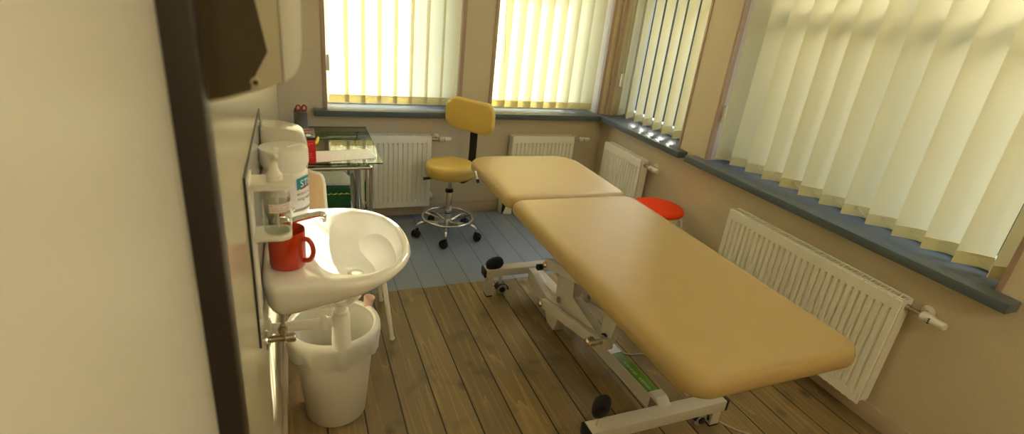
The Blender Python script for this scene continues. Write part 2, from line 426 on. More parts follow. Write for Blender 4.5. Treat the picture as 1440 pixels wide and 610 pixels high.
# windows
def window(n, axis, a0, a1):
    f = bm_new(); g = bm_new(); w = .055; d0, d1 = .165, .225
    def B(bm, p0, p1, z0, z1, e0, e1, bev=0.):
        if axis == 'x': bx(bm, p0, p1, YB+e0, YB+e1, z0, z1, bev)
        else: bx(bm, XR+e0, XR+e1, p0, p1, z0, z1, bev)
    mid = (a0+a1)/2
    B(f, a0, a0+w, ZS, ZT, d0, d1, .004); B(f, a1-w, a1, ZS, ZT, d0, d1, .004)
    B(f, a0+w, a1-w, ZS, ZS+w, d0, d1, .004); B(f, a0+w, a1-w, ZT-w, ZT, d0, d1, .004)
    B(f, a0+w, a1-w, 1.72, 1.76, d0, d1, .004)
    if a1-a0 > 1.2: B(f, mid-.03, mid+.03, ZS+w, ZT-w, d0, d1, .004)
    o = struct('window_%d' % n, f, 'pvc')
    B(g, a0+w, a1-w, ZS+w, ZT-w, .19, .196)
    obj('pane', g, 'pane', o)
window(1, 'x', *W1); window(2, 'x', *W2); window(3, 'y', *W3); window(4, 'y', *W4)
# doorway beside the camera: dark jamb and a closed white door
b = bm_new(); bx(b, XL-.16, XL+.012, .672, .722, 0, 2.1, .004); bx(b, XL-.16, XL+.012, -.34, -.28, 0, 2.1, .004); bx(b, XL-.16, XL+.012, -.28, .672, 2.05, 2.1, .004)
dj = struct('door_1', b, 'dark_frame')
b = bm_new(); bx(b, XL-.06, XL-.02, -.278, .670, .01, 2.048, .003); obj('door_leaf', b, 'door_white', dj)
b = bm_new(); tube(b, smooth_path([(XL-.02, -.20, 1.02), (XL+.03, -.20, 1.02), (XL+.035, -.17, 1.02), (XL+.035, -.08, 1.02)], 6), .009, 10); obj('door_handle', b, 'chrome', dj)

# ------------------------------------------------------------------ vertical blinds
SW = .127
def slat_proto(parent, z0, z1):
    b = bm_new(); n = 8
    rows = [z0+.046+(z1-z0-.046)*k/6 for k in range(7)]
    bridge(b, [[(-SW/2+SW*i/n, .004*(1-(2*i/n-1)**2), z) for i in range(n+1)] for z in rows], closed=False)
    s = obj('slat', b, 'slat', parent, world=False)
    b = bm_new()
    prof = [(-SW/2+SW*i/n, .004*(1-(2*i/n-1)**2)) for i in range(n+1)]
    outl = [(x, y-.0022) for x, y in prof]+[(x, y+.0022) for x, y in reversed(prof)]
    prism(b, outl, 'Z', z0, z0+.048)
    prism(b, [(x*1.004, y*1.2) for x, y in outl], 'Z', z0+.0475, z0+.0505)
    obj('weight_pocket', b, 'hem', s, world=False)
    return s
def blind(name, label, axis, depth, a0, pitch, n, ang, z0=.824, cord=None, order=1, drop=1.05, chain_drop=.022, cord_side=1, fan=0.):
    t = thing('vertical_blind', label, 'blind', group='cream vertical blinds at the four windows')
    zt = 2.49
    a1 = a0+order*pitch*(n-1); lo, hi = min(a0, a1)-.06, max(a0, a1)+.06
    b = bm_new()
    if axis == 'x': bx(b, lo, hi, YB+depth-.02, YB+depth+.02, zt, zt+.035, .003)
    else: bx(b, XR+depth-.02, XR+depth+.02, lo, hi, zt, zt+.035, .003)
    obj('headrail', b, 'white_plastic', t)
    p0 = None; pos = []
    for i in range(n):
        a = a0+order*pitch*i
        q = (a, YB+depth) if axis == 'x' else (XR+depth, a)
        if p0 is None: p0 = s = slat_proto(t, z0, zt)
        else: s = copy_tree(p0, t)
        s.location = (q[0], q[1], 0.); s.rotation_euler = (0, 0, ang+fan*(i/(n-1)-.5)+random.uniform(-.03, .03)); pos.append(q)
    # bead chains linking the bottom weights, hanging in small bows
    dx, dy = math.cos(ang), math.sin(ang)
    nrm = Vector((dy, -dx, 0))
    if (axis == 'x' and nrm.y > 0) or (axis == 'y' and nrm.x > 0): nrm = -nrm
    for i, q in enumerate(pos):
        if chain_drop > .03:      # open slats: each shows its own loop from corner to corner
            A = Vector((q[0]-dx*SW*.46, q[1]-dy*SW*.46, z0+.044))+nrm*.006; B = Vector((q[0]+dx*SW*.46, q[1]+dy*SW*.46, z0+.044))+nrm*.006
        elif i+1 < len(pos):
            A = Vector((q[0], q[1], z0+.044))+nrm*.007; B = Vector((pos[i+1][0], pos[i+1][1], z0+.044))+nrm*.007
        else: continue
        pts = []
        for k in range(11):
            u = k/10; p = A.lerp(B, u); p.z -= chain_drop*4*u*(1-u)*.5+chain_drop*.5*(1-(2*u-1)**4); pts.append(p)
        c = bm_new(); tube(c, pts, .0013, 6); obj('bead_chain', c, 'bead', t)
    if cord:
        ca, z = cord
        off = .075
        P = (lambda a, d, zz: (a, YB+d, zz)) if axis == 'x' else (lambda a, d, zz: (XR+d, a, zz))
        c = bm_new()
        if drop:                                                  # cord with a weight at its end
            tube(c, [P(ca, depth-.04, z+.10), P(ca+.004*cord_side, depth-.04, z+.6), P(ca+.006*cord_side, depth-.01, zt)], .0013, 6)
            tube(c, smooth_path([P(ca-.006, depth-.045, z+.02), P(ca+.05*cord_side, depth-.045, z+.10), P(ca+.055*cord_side, depth-.045, z+.28), P(ca+.012*cord_side, depth-.02, zt)], 6), .0013, 6)
            obj('pull_cord', c, 'bead', t)
            w = bm_new()
            p = P(ca, depth-.04, z+.05); box(w, p, (.02, .02, .1), bev=.003)
            obj('cord_weight', w, 'white_plastic', t)
        else:                                                     # plain hanging loop
            tube(c, smooth_path([P(ca-.02, depth-.07, zt), P(ca-.016, depth-.07, z+.25), P(ca-.03, depth-.07, z+.07), P(ca, depth-.07, z), P(ca+.032, depth-.07, z+.08), P(ca+.012, depth-.07, z+.4), P(ca-.004, depth-.07, zt)], 8), .0014, 6)
            obj('pull_cord', c, 'cord', t)
    return t
R = math.radians
blind('b1', 'flat closed cream vertical blind in the left back window, above the glass desk', 'x', .06, .2745, .1075, 8, R(-4), cord=(.206, 1.04), z0=.828)
blind('b2', 'glowing cream vertical blind right of the yellow task chair backrest, with cord loop', 'x', .07, 1.411, .108, 8, R(-26), cord=(1.385, 1.12), drop=0, z0=.822)
blind('b3', 'cream vertical blind with open slats and dark gaps, in the right wall near the corner', 'y', .085, 3.545, .118, 8, R(24), order=-1, cord=(3.56, 1.04), chain_drop=.05, z0=.826, fan=R(-15))
blind('b4', 'closed cream vertical blind in the right window, nearest the camera, above the bed', 'y', .075, 2.345, .1225, 13, R(-40), order=-1, cord=(2.405, 1.04), z0=.822)

# ------------------------------------------------------------------ radiators
def radiator(label, width, loc, rz, valve=1, low=False, height=.535):
    """front faces local -y, back panel towards the wall; width along local x from 0"""
    t = thing('radiator', label, 'radiator', loc, rz, 'white panel radiators under the windows')
    z0 = 0.; z1 = height; d = .07
    # ribbed front panel
    b = bm_new(); ng = int(round((width-.04)/.0335)); pitch = (width-.04)/ng
    xs = [0.0, .004]; dep = [0.004, 0.]
    for i in range(ng):
        xc = .02+pitch*(i+.5)
        for o_, dd in ((-.0075, 0.), (-.0040, .0125), (.0040, .0125), (.0075, 0.)): xs.append(xc+o_); dep.append(dd)
    xs += [width-.004, width]; dep += [0., .004]
    rows = [(z0, 0, .004), (z0+.004, 0, 0), (z0+.042, 0, 0), (z0+.056, 1, 0), (z1-.064, 1, 0), (z1-.05, 0, 0), (z1-.004, 0, 0), (z1, 0, .004)]
    fr = [[(x, dd*mk if 0 < i < len(xs)-1 and dd == .0125 else max(dd if dd == .004 else 0, ed), z) for i, (x, dd) in enumerate(zip(xs, dep))] for z, mk, ed in rows]
    bridge(b, fr, closed=False)
    bk = [[(x, .014, z) for x in (xs[0], xs[-1])] for z in (z0, z1)]
    bx(b, .004, width-.004, .0135, .0165, z0, z1-.004)
    obj('front_panel', b, 'radiator', t, world=False, ang=20)
    b = bm_new(); bx(b, 0.004, width-.004, d-.012, d, z0, z1-.004, .002); obj('rear_panel', b, 'radiator', t, world=False)
    for x in (0, width-.004):
        b = bm_new(); bx(b, x, x+.004, .010, d-.004, z0+.02, z1); obj('side_cover', b, 'radiator', t, world=False)
    b = bm_new()
    bx(b, .004, width-.004, .006, .016, z1-.002, z1+.004, .001); bx(b, .004, width-.004, d-.016, d-.004, z1-.002, z1+.004, .001)
    n = int(width/.022)
    for i in range(n+1):
        x = .012+(width-.024)*i/n
        box(b, (x, d/2+.001, z1+.0005), (.0055, d-.03, .003), rz=.25 if i % 2 else -.25)
    obj('top_grille', b, 'radiator', t, world=False)
    b = bm_new()
    for i in range(int(width/.04)): bx(b, .02+i*.04, .035+i*.04, .016, d-.014, z0+.03, z1-.03)
    obj('convector_fin', b, 'radiator_in', t, world=False)
    # brackets to the wall
    for x in (.12, width-.12):
        b = bm_new(); bx(b, x-.015, x+.015, d, d+.028, z0+.08, z1-.08); obj('wall_bracket', b, 'radiator_in', t, world=False)
    # thermostatic valve on the end
    xv = width if valve > 0 else 0.; s = valve; zv = z1-.03
    b = bm_new()
    tube(b, [(xv-.002*s, d*.55, zv), (xv+.014*s, d*.55, zv)], .014, 12); tube(b, [(xv+.01*s, d*.55, zv), (xv+.062*s, d*.55, zv)], .009, 12)
    tube(b, [(xv+.05*s, d*.55, zv), (xv+.05*s, d+.028, zv)], .008, 10)
    v = obj('valve', b, 'brass', t, world=False)
    b = bm_new()
    lathe(b, [(.012, 0), (.019, .004), (.0205, .018), (.017, .024), (.0195, .03), (.0195, .046), (.0165, .052), (.0165, .088), (.013, .092)], (0, 0, 0), 'X', 20)
    if s < 0: b.transform(Matrix.Rotation(PI, 4, 'Z'))
    b.transform(Matrix.Translation((xv+.058*s, d*.55, zv)))
    obj('thermostat_head', b, 'white_plastic', v, world=False)
    b = bm_new()
    for k in range(3): bx(b, xv+s*.098-.003, xv+s*.098+.003, d*.55-.0215, d*.55-.0195, zv-.012+k*.009, zv-.007+k*.009)
    obj('thermostat_mark', b, 'black', v, world=False)
    b = bm_new(); lathe(b, [(.026, 0), (.026, .004), (.014, .012)], (xv+.05*s, d+.029, zv), 'Y', 20)
    b.transform(Matrix.Translation((0, d+.029, 0)) @ Matrix.Scale(-1, 4, (0, 1, 0)) @ Matrix.Translation((0, -(d+.029), 0)))
    obj('rosette', b, 'white_plastic', v, world=False)
    if low:
        b = bm_new(); tube(b, [(xv, d*.6, z0+.04), (xv+.022, d*.6, z0+.04)], .011, 12); tube(b, [(xv+.02, d*.6-.012, z0+.04), (xv+.02, d+.028, z0+.04)], .010, 12)
        tube(b, [(xv+.02, d*.6, z0+.04), (xv+.045, d*.6, z0+.052)], .007, 10)
        lv = obj('return_valve', b, 'brass', t, world=False)
        b = bm_new(); lathe(b, [(.012, -.014), (.024, -.004), (.024, 0)], (xv+.02, d+.026, z0+.055), 'Y', 18); obj('rosette', b, 'white_plastic', lv, world=False)
    return t
radiator('white panel radiator behind the glass desk and the yellow chair, under the left back window', .685, (.20, YB-.10, .10), 0, low=True)
r2 = radiator('white panel radiator on the back wall behind the head of the tan bed', .53, (1.508, YB-.10, .10), 0)
b = bm_new()   # floor bracket of the second radiator, its foot shows beside the bed
bx(b, 1.47, 1.50, YB-.10, YB-.02, .0, .13, .003); bx(b, 1.47, 1.56, YB-.10, YB-.09, .0, .10, .002); prism(b, [(1.478, .012), (1.55, .012), (1.514, .07)], 'Y', YB-.106, YB-.10)
obj('floor_bracket', b, 'radiator', r2)
radiator('white panel radiator in the far right corner, beside the red-cushioned stool', .50, (XR-.10, 3.425, .10), -PI/2)
radiator('white panel radiator on the right wall nearest the camera, beyond the bed edge', .98, (XR-.10, 2.052, .10), -PI/2)

# ------------------------------------------------------------------ task chair
def task_chair(loc, rz):
    t = thing('task_chair', 'yellow vinyl task chair on chrome castor base in front of the back radiator', 'chair', loc, rz)
    b = bm_new()
    lathe(b, [(.02, .446), (.150, .446), (.167, .454), (.173, .474), (.173, .502), (.167, .523), (.150, .534), (.10, .540), (.03, .542)], seg=48)
    s = obj('seat', b, 'vinyl_chair', t, world=False, ang=60)
    b = bm_new(); a = R(-95)
    tube(b, [(.1725*math.cos(a), .1725*math.sin(a), z) for z in (.460, .485, .514)], .0016, 6); obj('seam', b, 'seam', s, world=False)
    b = bm_new(); lathe(b, [(.06, .426), (.085, .432), (.085, .446)], seg=24); bx(b, -.06, .06, -.075, .12, .426, .445, .004)
    obj('seat_plate', b, 'black', t, world=False)
    b = bm_new(); lathe(b, [(.0145, .25), (.0145, .43)], seg=20); p = obj('gas_lift', b, 'chrome', t, world=False)
    b = bm_new(); lathe(b, [(.024, .09), (.025, .10), (.025, .33), (.023, .335)], seg=24); obj('column', b, 'chrome', t, world=False)
    b = bm_new(); lathe(b, [(.027, .326), (.027, .345), (.016, .35)], seg=24); lathe(b, [(.0262, .168), (.0262, .176)], seg=24); obj('collar', b, 'black', t, world=False)
    b = bm_new(); lathe(b, [(.028, .055), (.031, .065), (.031, .12), (.028, .126)], seg=24); obj('hub', b, 'chrome', t, world=False)
    # height lever
    b = bm_new(); tube(b, [(-.05, -.02, .42), (-.10, -.055, .412)], .005, 8); tube(b, [(-.10, -.055, .412), (-.155, -.095, .40)], [.008, .011], 10); obj('height_lever', b, 'black', t, world=False)
    # base: five bent legs with castors, foot ring on spokes
    for k in range(5):
        a = R(180+72*k-rz*180/PI)
        d = Vector((math.cos(a), math.sin(a), 0))
        pts = smooth_path([d*.028+Vector((0, 0, .095)), d*.10+Vector((0, 0, .105)), d*.165+Vector((0, 0, .108)), d*.208+Vector((0, 0, .092)), d*.214+Vector((0, 0, .062))], 6)
        b = bm_new(); tube(b, pts, .0105, 12); lg = obj('leg', b, 'chrome', t, world=False)
        sw = a+R((40, -70, 15, 60, -30)[k]); e = Vector((math.cos(sw), math.sin(sw), 0)); sd = Vector((-e.y, e.x, 0))
        c0 = d*.214+e*.012; b = bm_new()
        for sgn in (-1, 1):
            cc = c0+sd*.0145*sgn+Vector((0, 0, .026))
            rot = sd.to_track_quat('Z', 'Y').to_matrix().to_4x4()
            bb = bm_new(); lathe(bb, [(.012, -.010), (.022, -.010), (.026, -.006), (.026, .006), (.022, .010), (.012, .010)], seg=22); bb.transform(Matrix.Translation(cc) @ rot)
            tmp = bpy.data.meshes.new('tmp'); bb.to_mesh(tmp); bb.free(); b.from_mesh(tmp); bpy.data.meshes.remove(tmp)
        rot = sd.to_track_quat('Z', 'Y').to_matrix().to_4x4()
        bb = bm_new(); lathe(bb, [(.0275, -.005), (.030, -.004), (.030, .004), (.0275, .005)], seg=20)
        bb.transform(Matrix.Translation(c0+Vector((0, 0, .030))) @ rot)
        tmp = bpy.data.meshes.new('tmp'); bb.to_mesh(tmp); bb.free(); b.from_mesh(tmp); bpy.data.meshes.remove(tmp)
        tube(b, [d*.214+Vector((0, 0, .040)), d*.214+Vector((0, 0, .068))], .011, 12)
        obj('castor', b, 'black', lg, world=False)
    b = bm_new(); tube(b, [(.174*math.cos(2*PI*i/48), .174*math.sin(2*PI*i/48), .137) for i in range(48)], .0085, 10, closed=True)
    ring = obj('foot_ring', b, 'chrome', t, world=False)
    for k in range(5):
        a = R(180+72*k+36-rz*180/PI); d = Vector((math.cos(a), math.sin(a), 0))
        b = bm_new(); tube(b, [d*.026+Vector((0, 0, .10)), d*.07+Vector((0, 0, .118)), d*.171+Vector((0, 0, .136))], .0065, 8); obj('spoke', b, 'chrome', ring, world=False)
    # back bar and backrest (local +y is behind the sitter)
    b = bm_new()
    prof = [(.02, .419), (.16, .419), (.215, .455), (.235, .52), (.235, .80)]
    c = smooth_path([(0, y, z) for y, z in prof], 6)
    rings = []
    for i, p in enumerate(c):
        tn = (c[min(i+1, len(c)-1)]-c[max(i-1, 0)]).normalized(); nn = Vector((0, -tn.z, tn.y))
        rings.append([p+Vector((sx*.030, 0, 0))+nn*sy*.004 for sx, sy in ((-1, -1), (1, -1), (1, 1), (-1, 1))])
    bridge(b, rings, True, True, True); obj('back_bar', b, 'black', t, world=False)
    b = bm_new(); bx(b, -.034, .034, .10, .17, .366, .428, .008); obj('bar_clamp', b, 'black', t, world=False)
    b = bm_new()
    ol = rrect(-.204, .204, .720, .938, (.078,)*4, 8)
    cz = .829; rings = []
    for sc, dy in ((.80, .028), (.93, .027), (.985, .018), (1., .004), (.99, -.010), (.95, -.019), (.85, -.024), (.5, -.026)):
        rings.append([((x*sc), .205+dy+.9*(x*sc)**2*-1.0-.0, cz+(z-cz)*sc) for x, z in ol])
    bridge(b, rings, True, True, True)
    obj('backrest', b, 'vinyl_chair', t, world=False, ang=60)
    return t
task_chair((.948, 3.265, 0), R(-55))

# ------------------------------------------------------------------ treatment bed
bed = thing('treatment_bed', 'height-adjustable physiotherapy bed with tan two-section vinyl top on ivory steel base', 'bed', (1.3, 1.85, 0))
def mattress(name, x0, x1, y0, y1, radii, z0, z1):
    ol = rrect(x0, x1, y0, y1, radii, 10); cx, cy = (x0+x1)/2, (y0+y1)/2
    b = bm_new(); h = z1-z0
    rings = []
    for ins, f in ((.05, 0.), (.012, .0), (.004, .08), (.0, .22), (.0, .5), (.004, .72), (.013, .88), (.028, .97), (.05, 1.0), (.12, 1.01)):
        hx, hy = (x1-x0)/2, (y1-y0)/2
        rings.append([(cx+(x-cx)*(1-ins/hx), cy+(y-cy)*(1-ins/hy), z0+h*f) for x, y in ol])
    bridge(b, rings, True, True, True)
    return obj(name, b, 'vinyl_bed', bed, ang=60)
ZB = .700
mattress('mattress', .945, 1.643, .815, 2.188, (.06, .055, .085, .085), ZB-.068, ZB)
mattress('head_section', .938, 1.640, 2.196, 2.912, (.15, .13, .045, .05), ZB-.066, ZB-.002)
b = bm_new()
for x in (1.03, 1.53): bx(b, x, x+.03, .93, 2.16, ZB-.118, ZB-.078, .003)
for y in (.93, 1.55, 2.13): bx(b, 1.03, 1.56, y, y+.03, ZB-.117, ZB-.079, .003)
bx(b, .975, 1.61, .86, 2.16, ZB-.08, ZB-.066, .003)
obj('bed_frame', b, 'enamel', bed)
b = bm_new(); bx(b, .985, 1.60, 2.22, 2.86, ZB-.08, ZB-.066, .003)
for x in (1.05, 1.50): bx(b, x, x+.03, 2.15, 2.80, ZB-.112, ZB-.078, .003)
obj('head_frame', b, 'enamel', bed)
HA = Vector((.905, 2.62, .690)); HB = Vector((.908, 2.585, .655))
b = bm_new(); tube(b, smooth_path([(1.06, 2.70, ZB-.09), (.96, 2.67, ZB-.085), (.915, 2.65, ZB-.04), HA, HB], 5), .006, 8)
o = obj('head_lever', b, 'enamel', bed); b = bm_new(); tube(b, [HB, HB+(HB-HA)*.35], [.0095, .008], 12); obj('lever_knob', b, 'black', o)
# base cross bars
def crossbar(y0, y1, x0, x1, z0, z1, lw):
    b = bm_new(); bx(b, x0, x1, y0, y1, z0, z1, .003); o = obj('base_bar', b, 'enamel', bed)
    for x, s in ((x0, -1), (x1, 1)):
        b = bm_new(); bx(b, min(x, x+s*.012), max(x, x+s*.012), y0-.001, y1+.001, z0-.001, z1+.001, .003); obj('end_cap', b, 'black', o)
    for x in (x0+.012, x1-.012-lw):
        b = bm_new(); bx(b, x, x+lw, y0+.004, y1-.004, .008, z0, .002); f = obj('foot', b, 'enamel', o)
        b = bm_new(); bx(b, x-.001, x+lw+.001, y0+.003, y1-.003, 0, .009, .002); obj('foot_pad', b, 'rubber', f)
    return o
near = crossbar(1.222, 1.285, .965, 1.622, .078, .130, .045)
far = crossbar(2.405, 2.468, .945, 1.605, .132, .177, .036)
def knob(x, y, z0, zc, rot):
    b = bm_new(); tube(b, [(x, y, z0-.004), (x, y, zc-.02)], .0075, 10)
    st = obj('pedal_stem', b, 'enamel', bed)
    b = bm_new(); bmesh.ops.create_uvsphere(b, u_segments=24, v_segments=14, radius=1.)
    for v in b.verts:
        v.co = Vector([math.copysign(abs(c)**.8, c) for c in v.co])
    b.transform(Matrix.Translation((x, y, zc)) @ Matrix.Rotation(rot, 4, 'Y') @ Matrix.Diagonal((.039, .021, .052, 1)))
    k = obj('pedal', b, 'rubber', st)
    b = bm_new(); lathe(b, [(.017, 0), (.017, -.004), (.012, -.005)], (x, y-.019, zc), 'Y', 20); obj('pedal_boss', b, 'black', k)
knob(1.005, 1.254, .13, .222, 0.)
knob(.997, 2.43, .177, .205, R(75))
def castor(x, y, ztop, r=.034, big=True):
    b = bm_new(); tube(b, [(x, y, ztop+.002), (x, y, r+.022)], .010, 10)
    st = obj('castor_stem', b, 'enamel', bed)
    b = bm_new(); lathe(b, [(.010, -.016), (r*.62, -.016), (r*.70, -.013), (r*.95, -.012), (r, -.007), (r, .007), (r*.95, .012), (r*.7, .013), (r*.62, .016), (.01, .016)], (x+.010, y, r), 'Y', 26)
    w = obj('castor_wheel', b, 'grey_plastic', st)
    b = bm_new(); lathe(b, [(.014, -.0225), (.017, -.020), (.017, .02), (.014, .0225)], (x+.010, y, r), 'Y', 20)
    ho = [(r*1.14*math.cos(R(a)), r*1.14*math.sin(R(a))) for a in range(-10, 171, 15)]; hi = [(r*1.03*math.cos(R(a)), r*1.03*math.sin(R(a))) for a in range(170, -11, -15)]
    prism(b, [(x+.010+p, r+q) for p, q in ho+hi], 'Y', y-.019, y+.019)
    obj('castor_fork', b, 'black', st)
castor(1.045, 2.436, .132); castor(1.515, 1.254, .078)
# central beam from the far bar to the near bar, green sticker on top
def sweep_rect(b, p, q, w, h):
    p, q = Vector(p), Vector(q); t = (q-p).normalized(); sd = Vector((1, 0, 0)); up = sd.cross(t).normalized()
    if up.z < 0: up = -up
    bridge(b, [[c+sd*sx*w/2+up*sz*h/2 for sx, sz in ((-1, -1), (1, -1), (1, 1), (-1, 1))] for c in (p, q)], True, True, True)
    return up
b = bm_new(); p0 = Vector((1.335, 1.332, .102)); p1 = Vector((1.255, 2.40, .122)); up = sweep_rect(b, p0, p1, .062, .066)
for v in b.verts: pass
beam = obj('base_beam', b, 'enamel', bed)
b = bm_new()
prism(b, [(1.27, .13), (1.345, .13), (1.345, .150), (1.305, .150)], 'X', 1.305, 1.366, .002)
prism(b, [(1.27, .129), (1.30, .129), (1.345, .145), (1.345, .129)], 'X', 1.322, 1.350)
obj('beam_gusset', b, 'enamel', beam)
tdir = (p1-p0).normalized(); sdv = Vector((1, 0, 0)); sdv = (sdv-tdir*sdv.dot(tdir)).normalized(); upv = sdv.cross(tdir)
def onbeam(u, v, lift=.0345): return p0+tdir*u+sdv*v+upv*lift
b = bm_new(); bridge(b, [[onbeam(u, v, l) for v, l in ((-.026, .032), (.030, .032), (.030, .0345), (-.026, .0345))] for u in (.025, .16, .285)], True, True, True)
lab = obj('sticker', b, 'green_label', beam, label='green sticker with pale lettering')
b = bm_new(); bridge(b, [[onbeam(u, v, l) for v, l in ((-.028, .032), (.030, .032), (.030, .0342), (-.028, .0342))] for u in (.286, .43)], True, True, True)
obj('sticker', b, 'panel', beam, label='silvery strip sticker')
b = bm_new()
for k in range(22):      # illegible pale marks like small lettering along the sticker
    u = .035+k*.0085
    if k in (9, 10): continue
    h = random.uniform(.004, .010); bridge(b, [[onbeam(uu, vv, .0349) for vv in (-.004-h, -.004+h*.6)] for uu in (u, u+.0045)], closed=False)
obj('sticker_print', b, 'pale_print', lab)
# lifting linkage, left plane about x=1.15
def arm(name, a, c, w, h, x, m='enamel'):
    b = bm_new(); sweep_rect(b, (x, a[0], a[1]), (x, c[0], c[1]), w, h)
    es = list(b.edges); bmesh.ops.bevel(b, geom=es, offset=.003, segments=1, affect='EDGES')
    return obj(name, b, m, bed)
arm('lift_arm', (2.115, .118), (1.575, .255), .030, .050, 1.170)
arm('lift_arm', (2.125, .358), (1.55, .520), .035, .050, 1.165)
arm('lift_arm', (2.115, .118), (1.575, .255), .035, .050, 1.46)
arm('lift_arm', (2.125, .358), (1.55, .520), .035, .050, 1.46)
# fixed post: wide plate leaning up with a gooseneck arm to the right
b = bm_new()
prism(b, [(2.03, .36), (1.93, .40), (1.875, .385), (1.87, .30), (1.60, .255), (1.55, .28), (1.55, .225), (1.60, .195), (1.80, .175), (1.93, .16), (2.0, .20)], 'X', 1.19, 1.235, .003)
obj('post_plate', b, 'enamel', bed)
b = bm_new(); prism(b, [(2.16, .06), (2.39, .095), (2.405, .17), (2.34, .17), (2.16, .13)], 'X', 1.20, 1.255, .003); prism(b, [(2.02, .0), (2.10, .0), (2.14, .05), (2.16, .13), (2.05, .15), (2.0, .09)], 'X', 1.20, 1.262, .003)
sweep_rect(b, (1.228, 2.40, .125), (1.228, 2.0, .075), .052, .075)
obj('base_strut', b, 'enamel', bed)
b = bm_new(); bx(b, 1.19, 1.49, 2.095, 2.135, .335, .375, .003); bx(b, 1.19, 1.49, 2.10, 2.13, .10, .13, .003)
for x in (1.42, 1.25): bx(b, x, x+.035, 2.09, 2.14, .10, .375, .003)
obj('post_tube', b, 'enamel', bed)
b = bm_new(); prism(b, [(1.64, .235), (1.57, .235), (1.49, .595), (1.67, .595), (1.655, .40)], 'X', 1.222, 1.257, .003); obj('lift_bracket', b, 'enamel', bed)
b = bm_new(); prism(b, [(1.64, .235), (1.57, .235), (1.49, .595), (1.67, .595), (1.655, .40)], 'X', 1.40, 1.435, .003)
obj('lift_bracket', b, 'enamel', bed)
def bolt(x, y, z, r=.018, ln=.018):
    b = bm_new(); lathe(b, [(r*.9, .0), (r, -.004), (r*.92, -ln*.6), (r*.6, -ln*.9), (r*.2, -ln)], (x, y, z), 'X', 18); obj('pivot_bolt', b, 'copper', bed)
bolt(1.149, 2.105, .357); bolt(1.154, 2.105, .121, .017)
b = bm_new(); lathe(b, [(.019, -.080), (.021, -.074), (.021, -.008), (.016, .0), (.016, .012)], (1.210, 1.59, .252), 'X', 20); hp = obj('pivot_spacer', b, 'steel', bed)
b = bm_new(); lathe(b, [(.0205, .0), (.0205, -.006), (.016, -.012), (.006, -.015)], (1.129, 1.59, .252), 'X', 20); obj('pivot_bolt', b, 'copper', hp)
b = bm_new(); lathe(b, [(.0225, 0), (.0225, .008)], (1.212, 1.60, .25), 'X', 20); obj('pivot_collar', b, 'black', hp)
b = bm_new(); tube(b, [(1.18, 1.985, .215), (1.192, 1.985, .215)], .018, 14); obj('pivot_collar', b, 'brass', bed)
# actuator between base and frame
b = bm_new(); tube(b, [(1.315, 2.02, .40), (1.315, 1.80, .375)], .025, 18); act = obj('actuator', b, 'grey_plastic', bed)
b = bm_new(); tube(b, [(1.315, 1.80, .375), (1.315, 1.66, .359)], .011, 12); obj('actuator_rod', b, 'chrome', act)
b = bm_new(); box(b, (1.29, 1.655, .36), (.05, .035, .035), bev=.008); obj('actuator_knob', b, 'black', act)
b = bm_new(); tube(b, smooth_path([(1.28, 1.66, .35), (1.27, 1.64, .31), (1.275, 1.64, .26)], 6), .003, 6); obj('actuator_cable', b, 'cable', act)
b = bm_new(); lathe(b, [(.010, -.02), (.018, -.014), (.018, .012), (.012, .018)], (1.165, 2.20, .290), 'X', 16); tube(b, [(1.18, 2.20, .290), (1.25, 2.20, .29)], .006, 8); kb = obj('lock_knob', b, 'black', bed)

# ------------------------------------------------------------------ stool with cushion
st = thing('stool', 'round white stool with tube legs, carrying the red cushion by the right wall', 'stool', (2.105, 2.50, 0))
b = bm_new(); lathe(b, [(.05, .424), (.150, .424), (.158, .430), (.158, .438), (.150, .443), (.05, .443)], (2.105, 2.50, 0), seg=48); obj('seat', b, 'stool_white', st, ang=50)
for k in range(4):
    a = R(-35+90*k); d = Vector((math.cos(a), math.sin(a), 0)); o_ = Vector((2.105, 2.50, 0))
    pts = smooth_path([o_+d*.06+Vector((0, 0, .414)), o_+d*.135+Vector((0, 0, .414)), o_+d*.158+Vector((0, 0, .40)), o_+d*.166+Vector((0, 0, .36)), o_+d*.185+Vector((0, 0, .002))], 6)
    b = bm_new(); tube(b, pts, .0095, 12); obj('leg', b, 'stool_white', st)
b = bm_new(); lathe(b, [(.03, .4435), (.150, .4435), (.164, .449), (.167, .460), (.162, .471), (.145, .478), (.08, .484), (.02, .486)], (2.105, 2.50, 0), seg=56)
single('seat_cushion', b, 'felt', 'round orange-red felt cushion on the white stool beside the corner radiator', 'cushion', (2.105, 2.50, .4435), ang=60)

# ------------------------------------------------------------------ left wall: splash panel, sink
b = bm_new(); bx(b, XL, XL+.004, 1.125, 1.76, .79, 1.205)
sp = single('splash_panel', b, 'panel', 'pale grey splash panel with dark edges on the left wall behind the sink', 'panel', (XL, 1.125, .79))
b = bm_new(); bx(b, XL, XL+.0045, 1.120, 1.125, .788, 1.207); bx(b, XL, XL+.0045, 1.120, 1.76, 1.205, 1.208); obj('edge_strip', b, 'panel_edge', sp)
XP = XL+.004
sink = thing('sink', 'white ceramic washbasin on the left wall under the splash panel', 'sink', (XP, 1.445, .70))
def sgn_pow(v, e): return math.copysign(abs(v)**e, v)
def superol(cx, cy, ap, am, bb, nf, nb, n=72):
    out = []
    for i in range(n):
        t = 2*PI*i/n; c, s = math.cos(t), math.sin(t)
        e = nf if c >= 0 else nf+(nb-nf)*min(1, abs(c)*2.2)
        a = ap if c >= 0 else am
        out.append(Vector((cx+a*sgn_pow(c, 2/e), cy+bb*sgn_pow(s, 2/e), 0)))
    return out
ZR = .90
OUT = superol(.085, 1.443, .212, .085-XP, .252, 2.25, 7.)
INN = superol(.140, 1.440, .130, .118, .204, 2.25, 2.9)
CEN = [Vector((.080+.080*math.cos(2*PI*i/72), 1.430+.085*math.sin(2*PI*i/72), 0)) for i in range(72)]
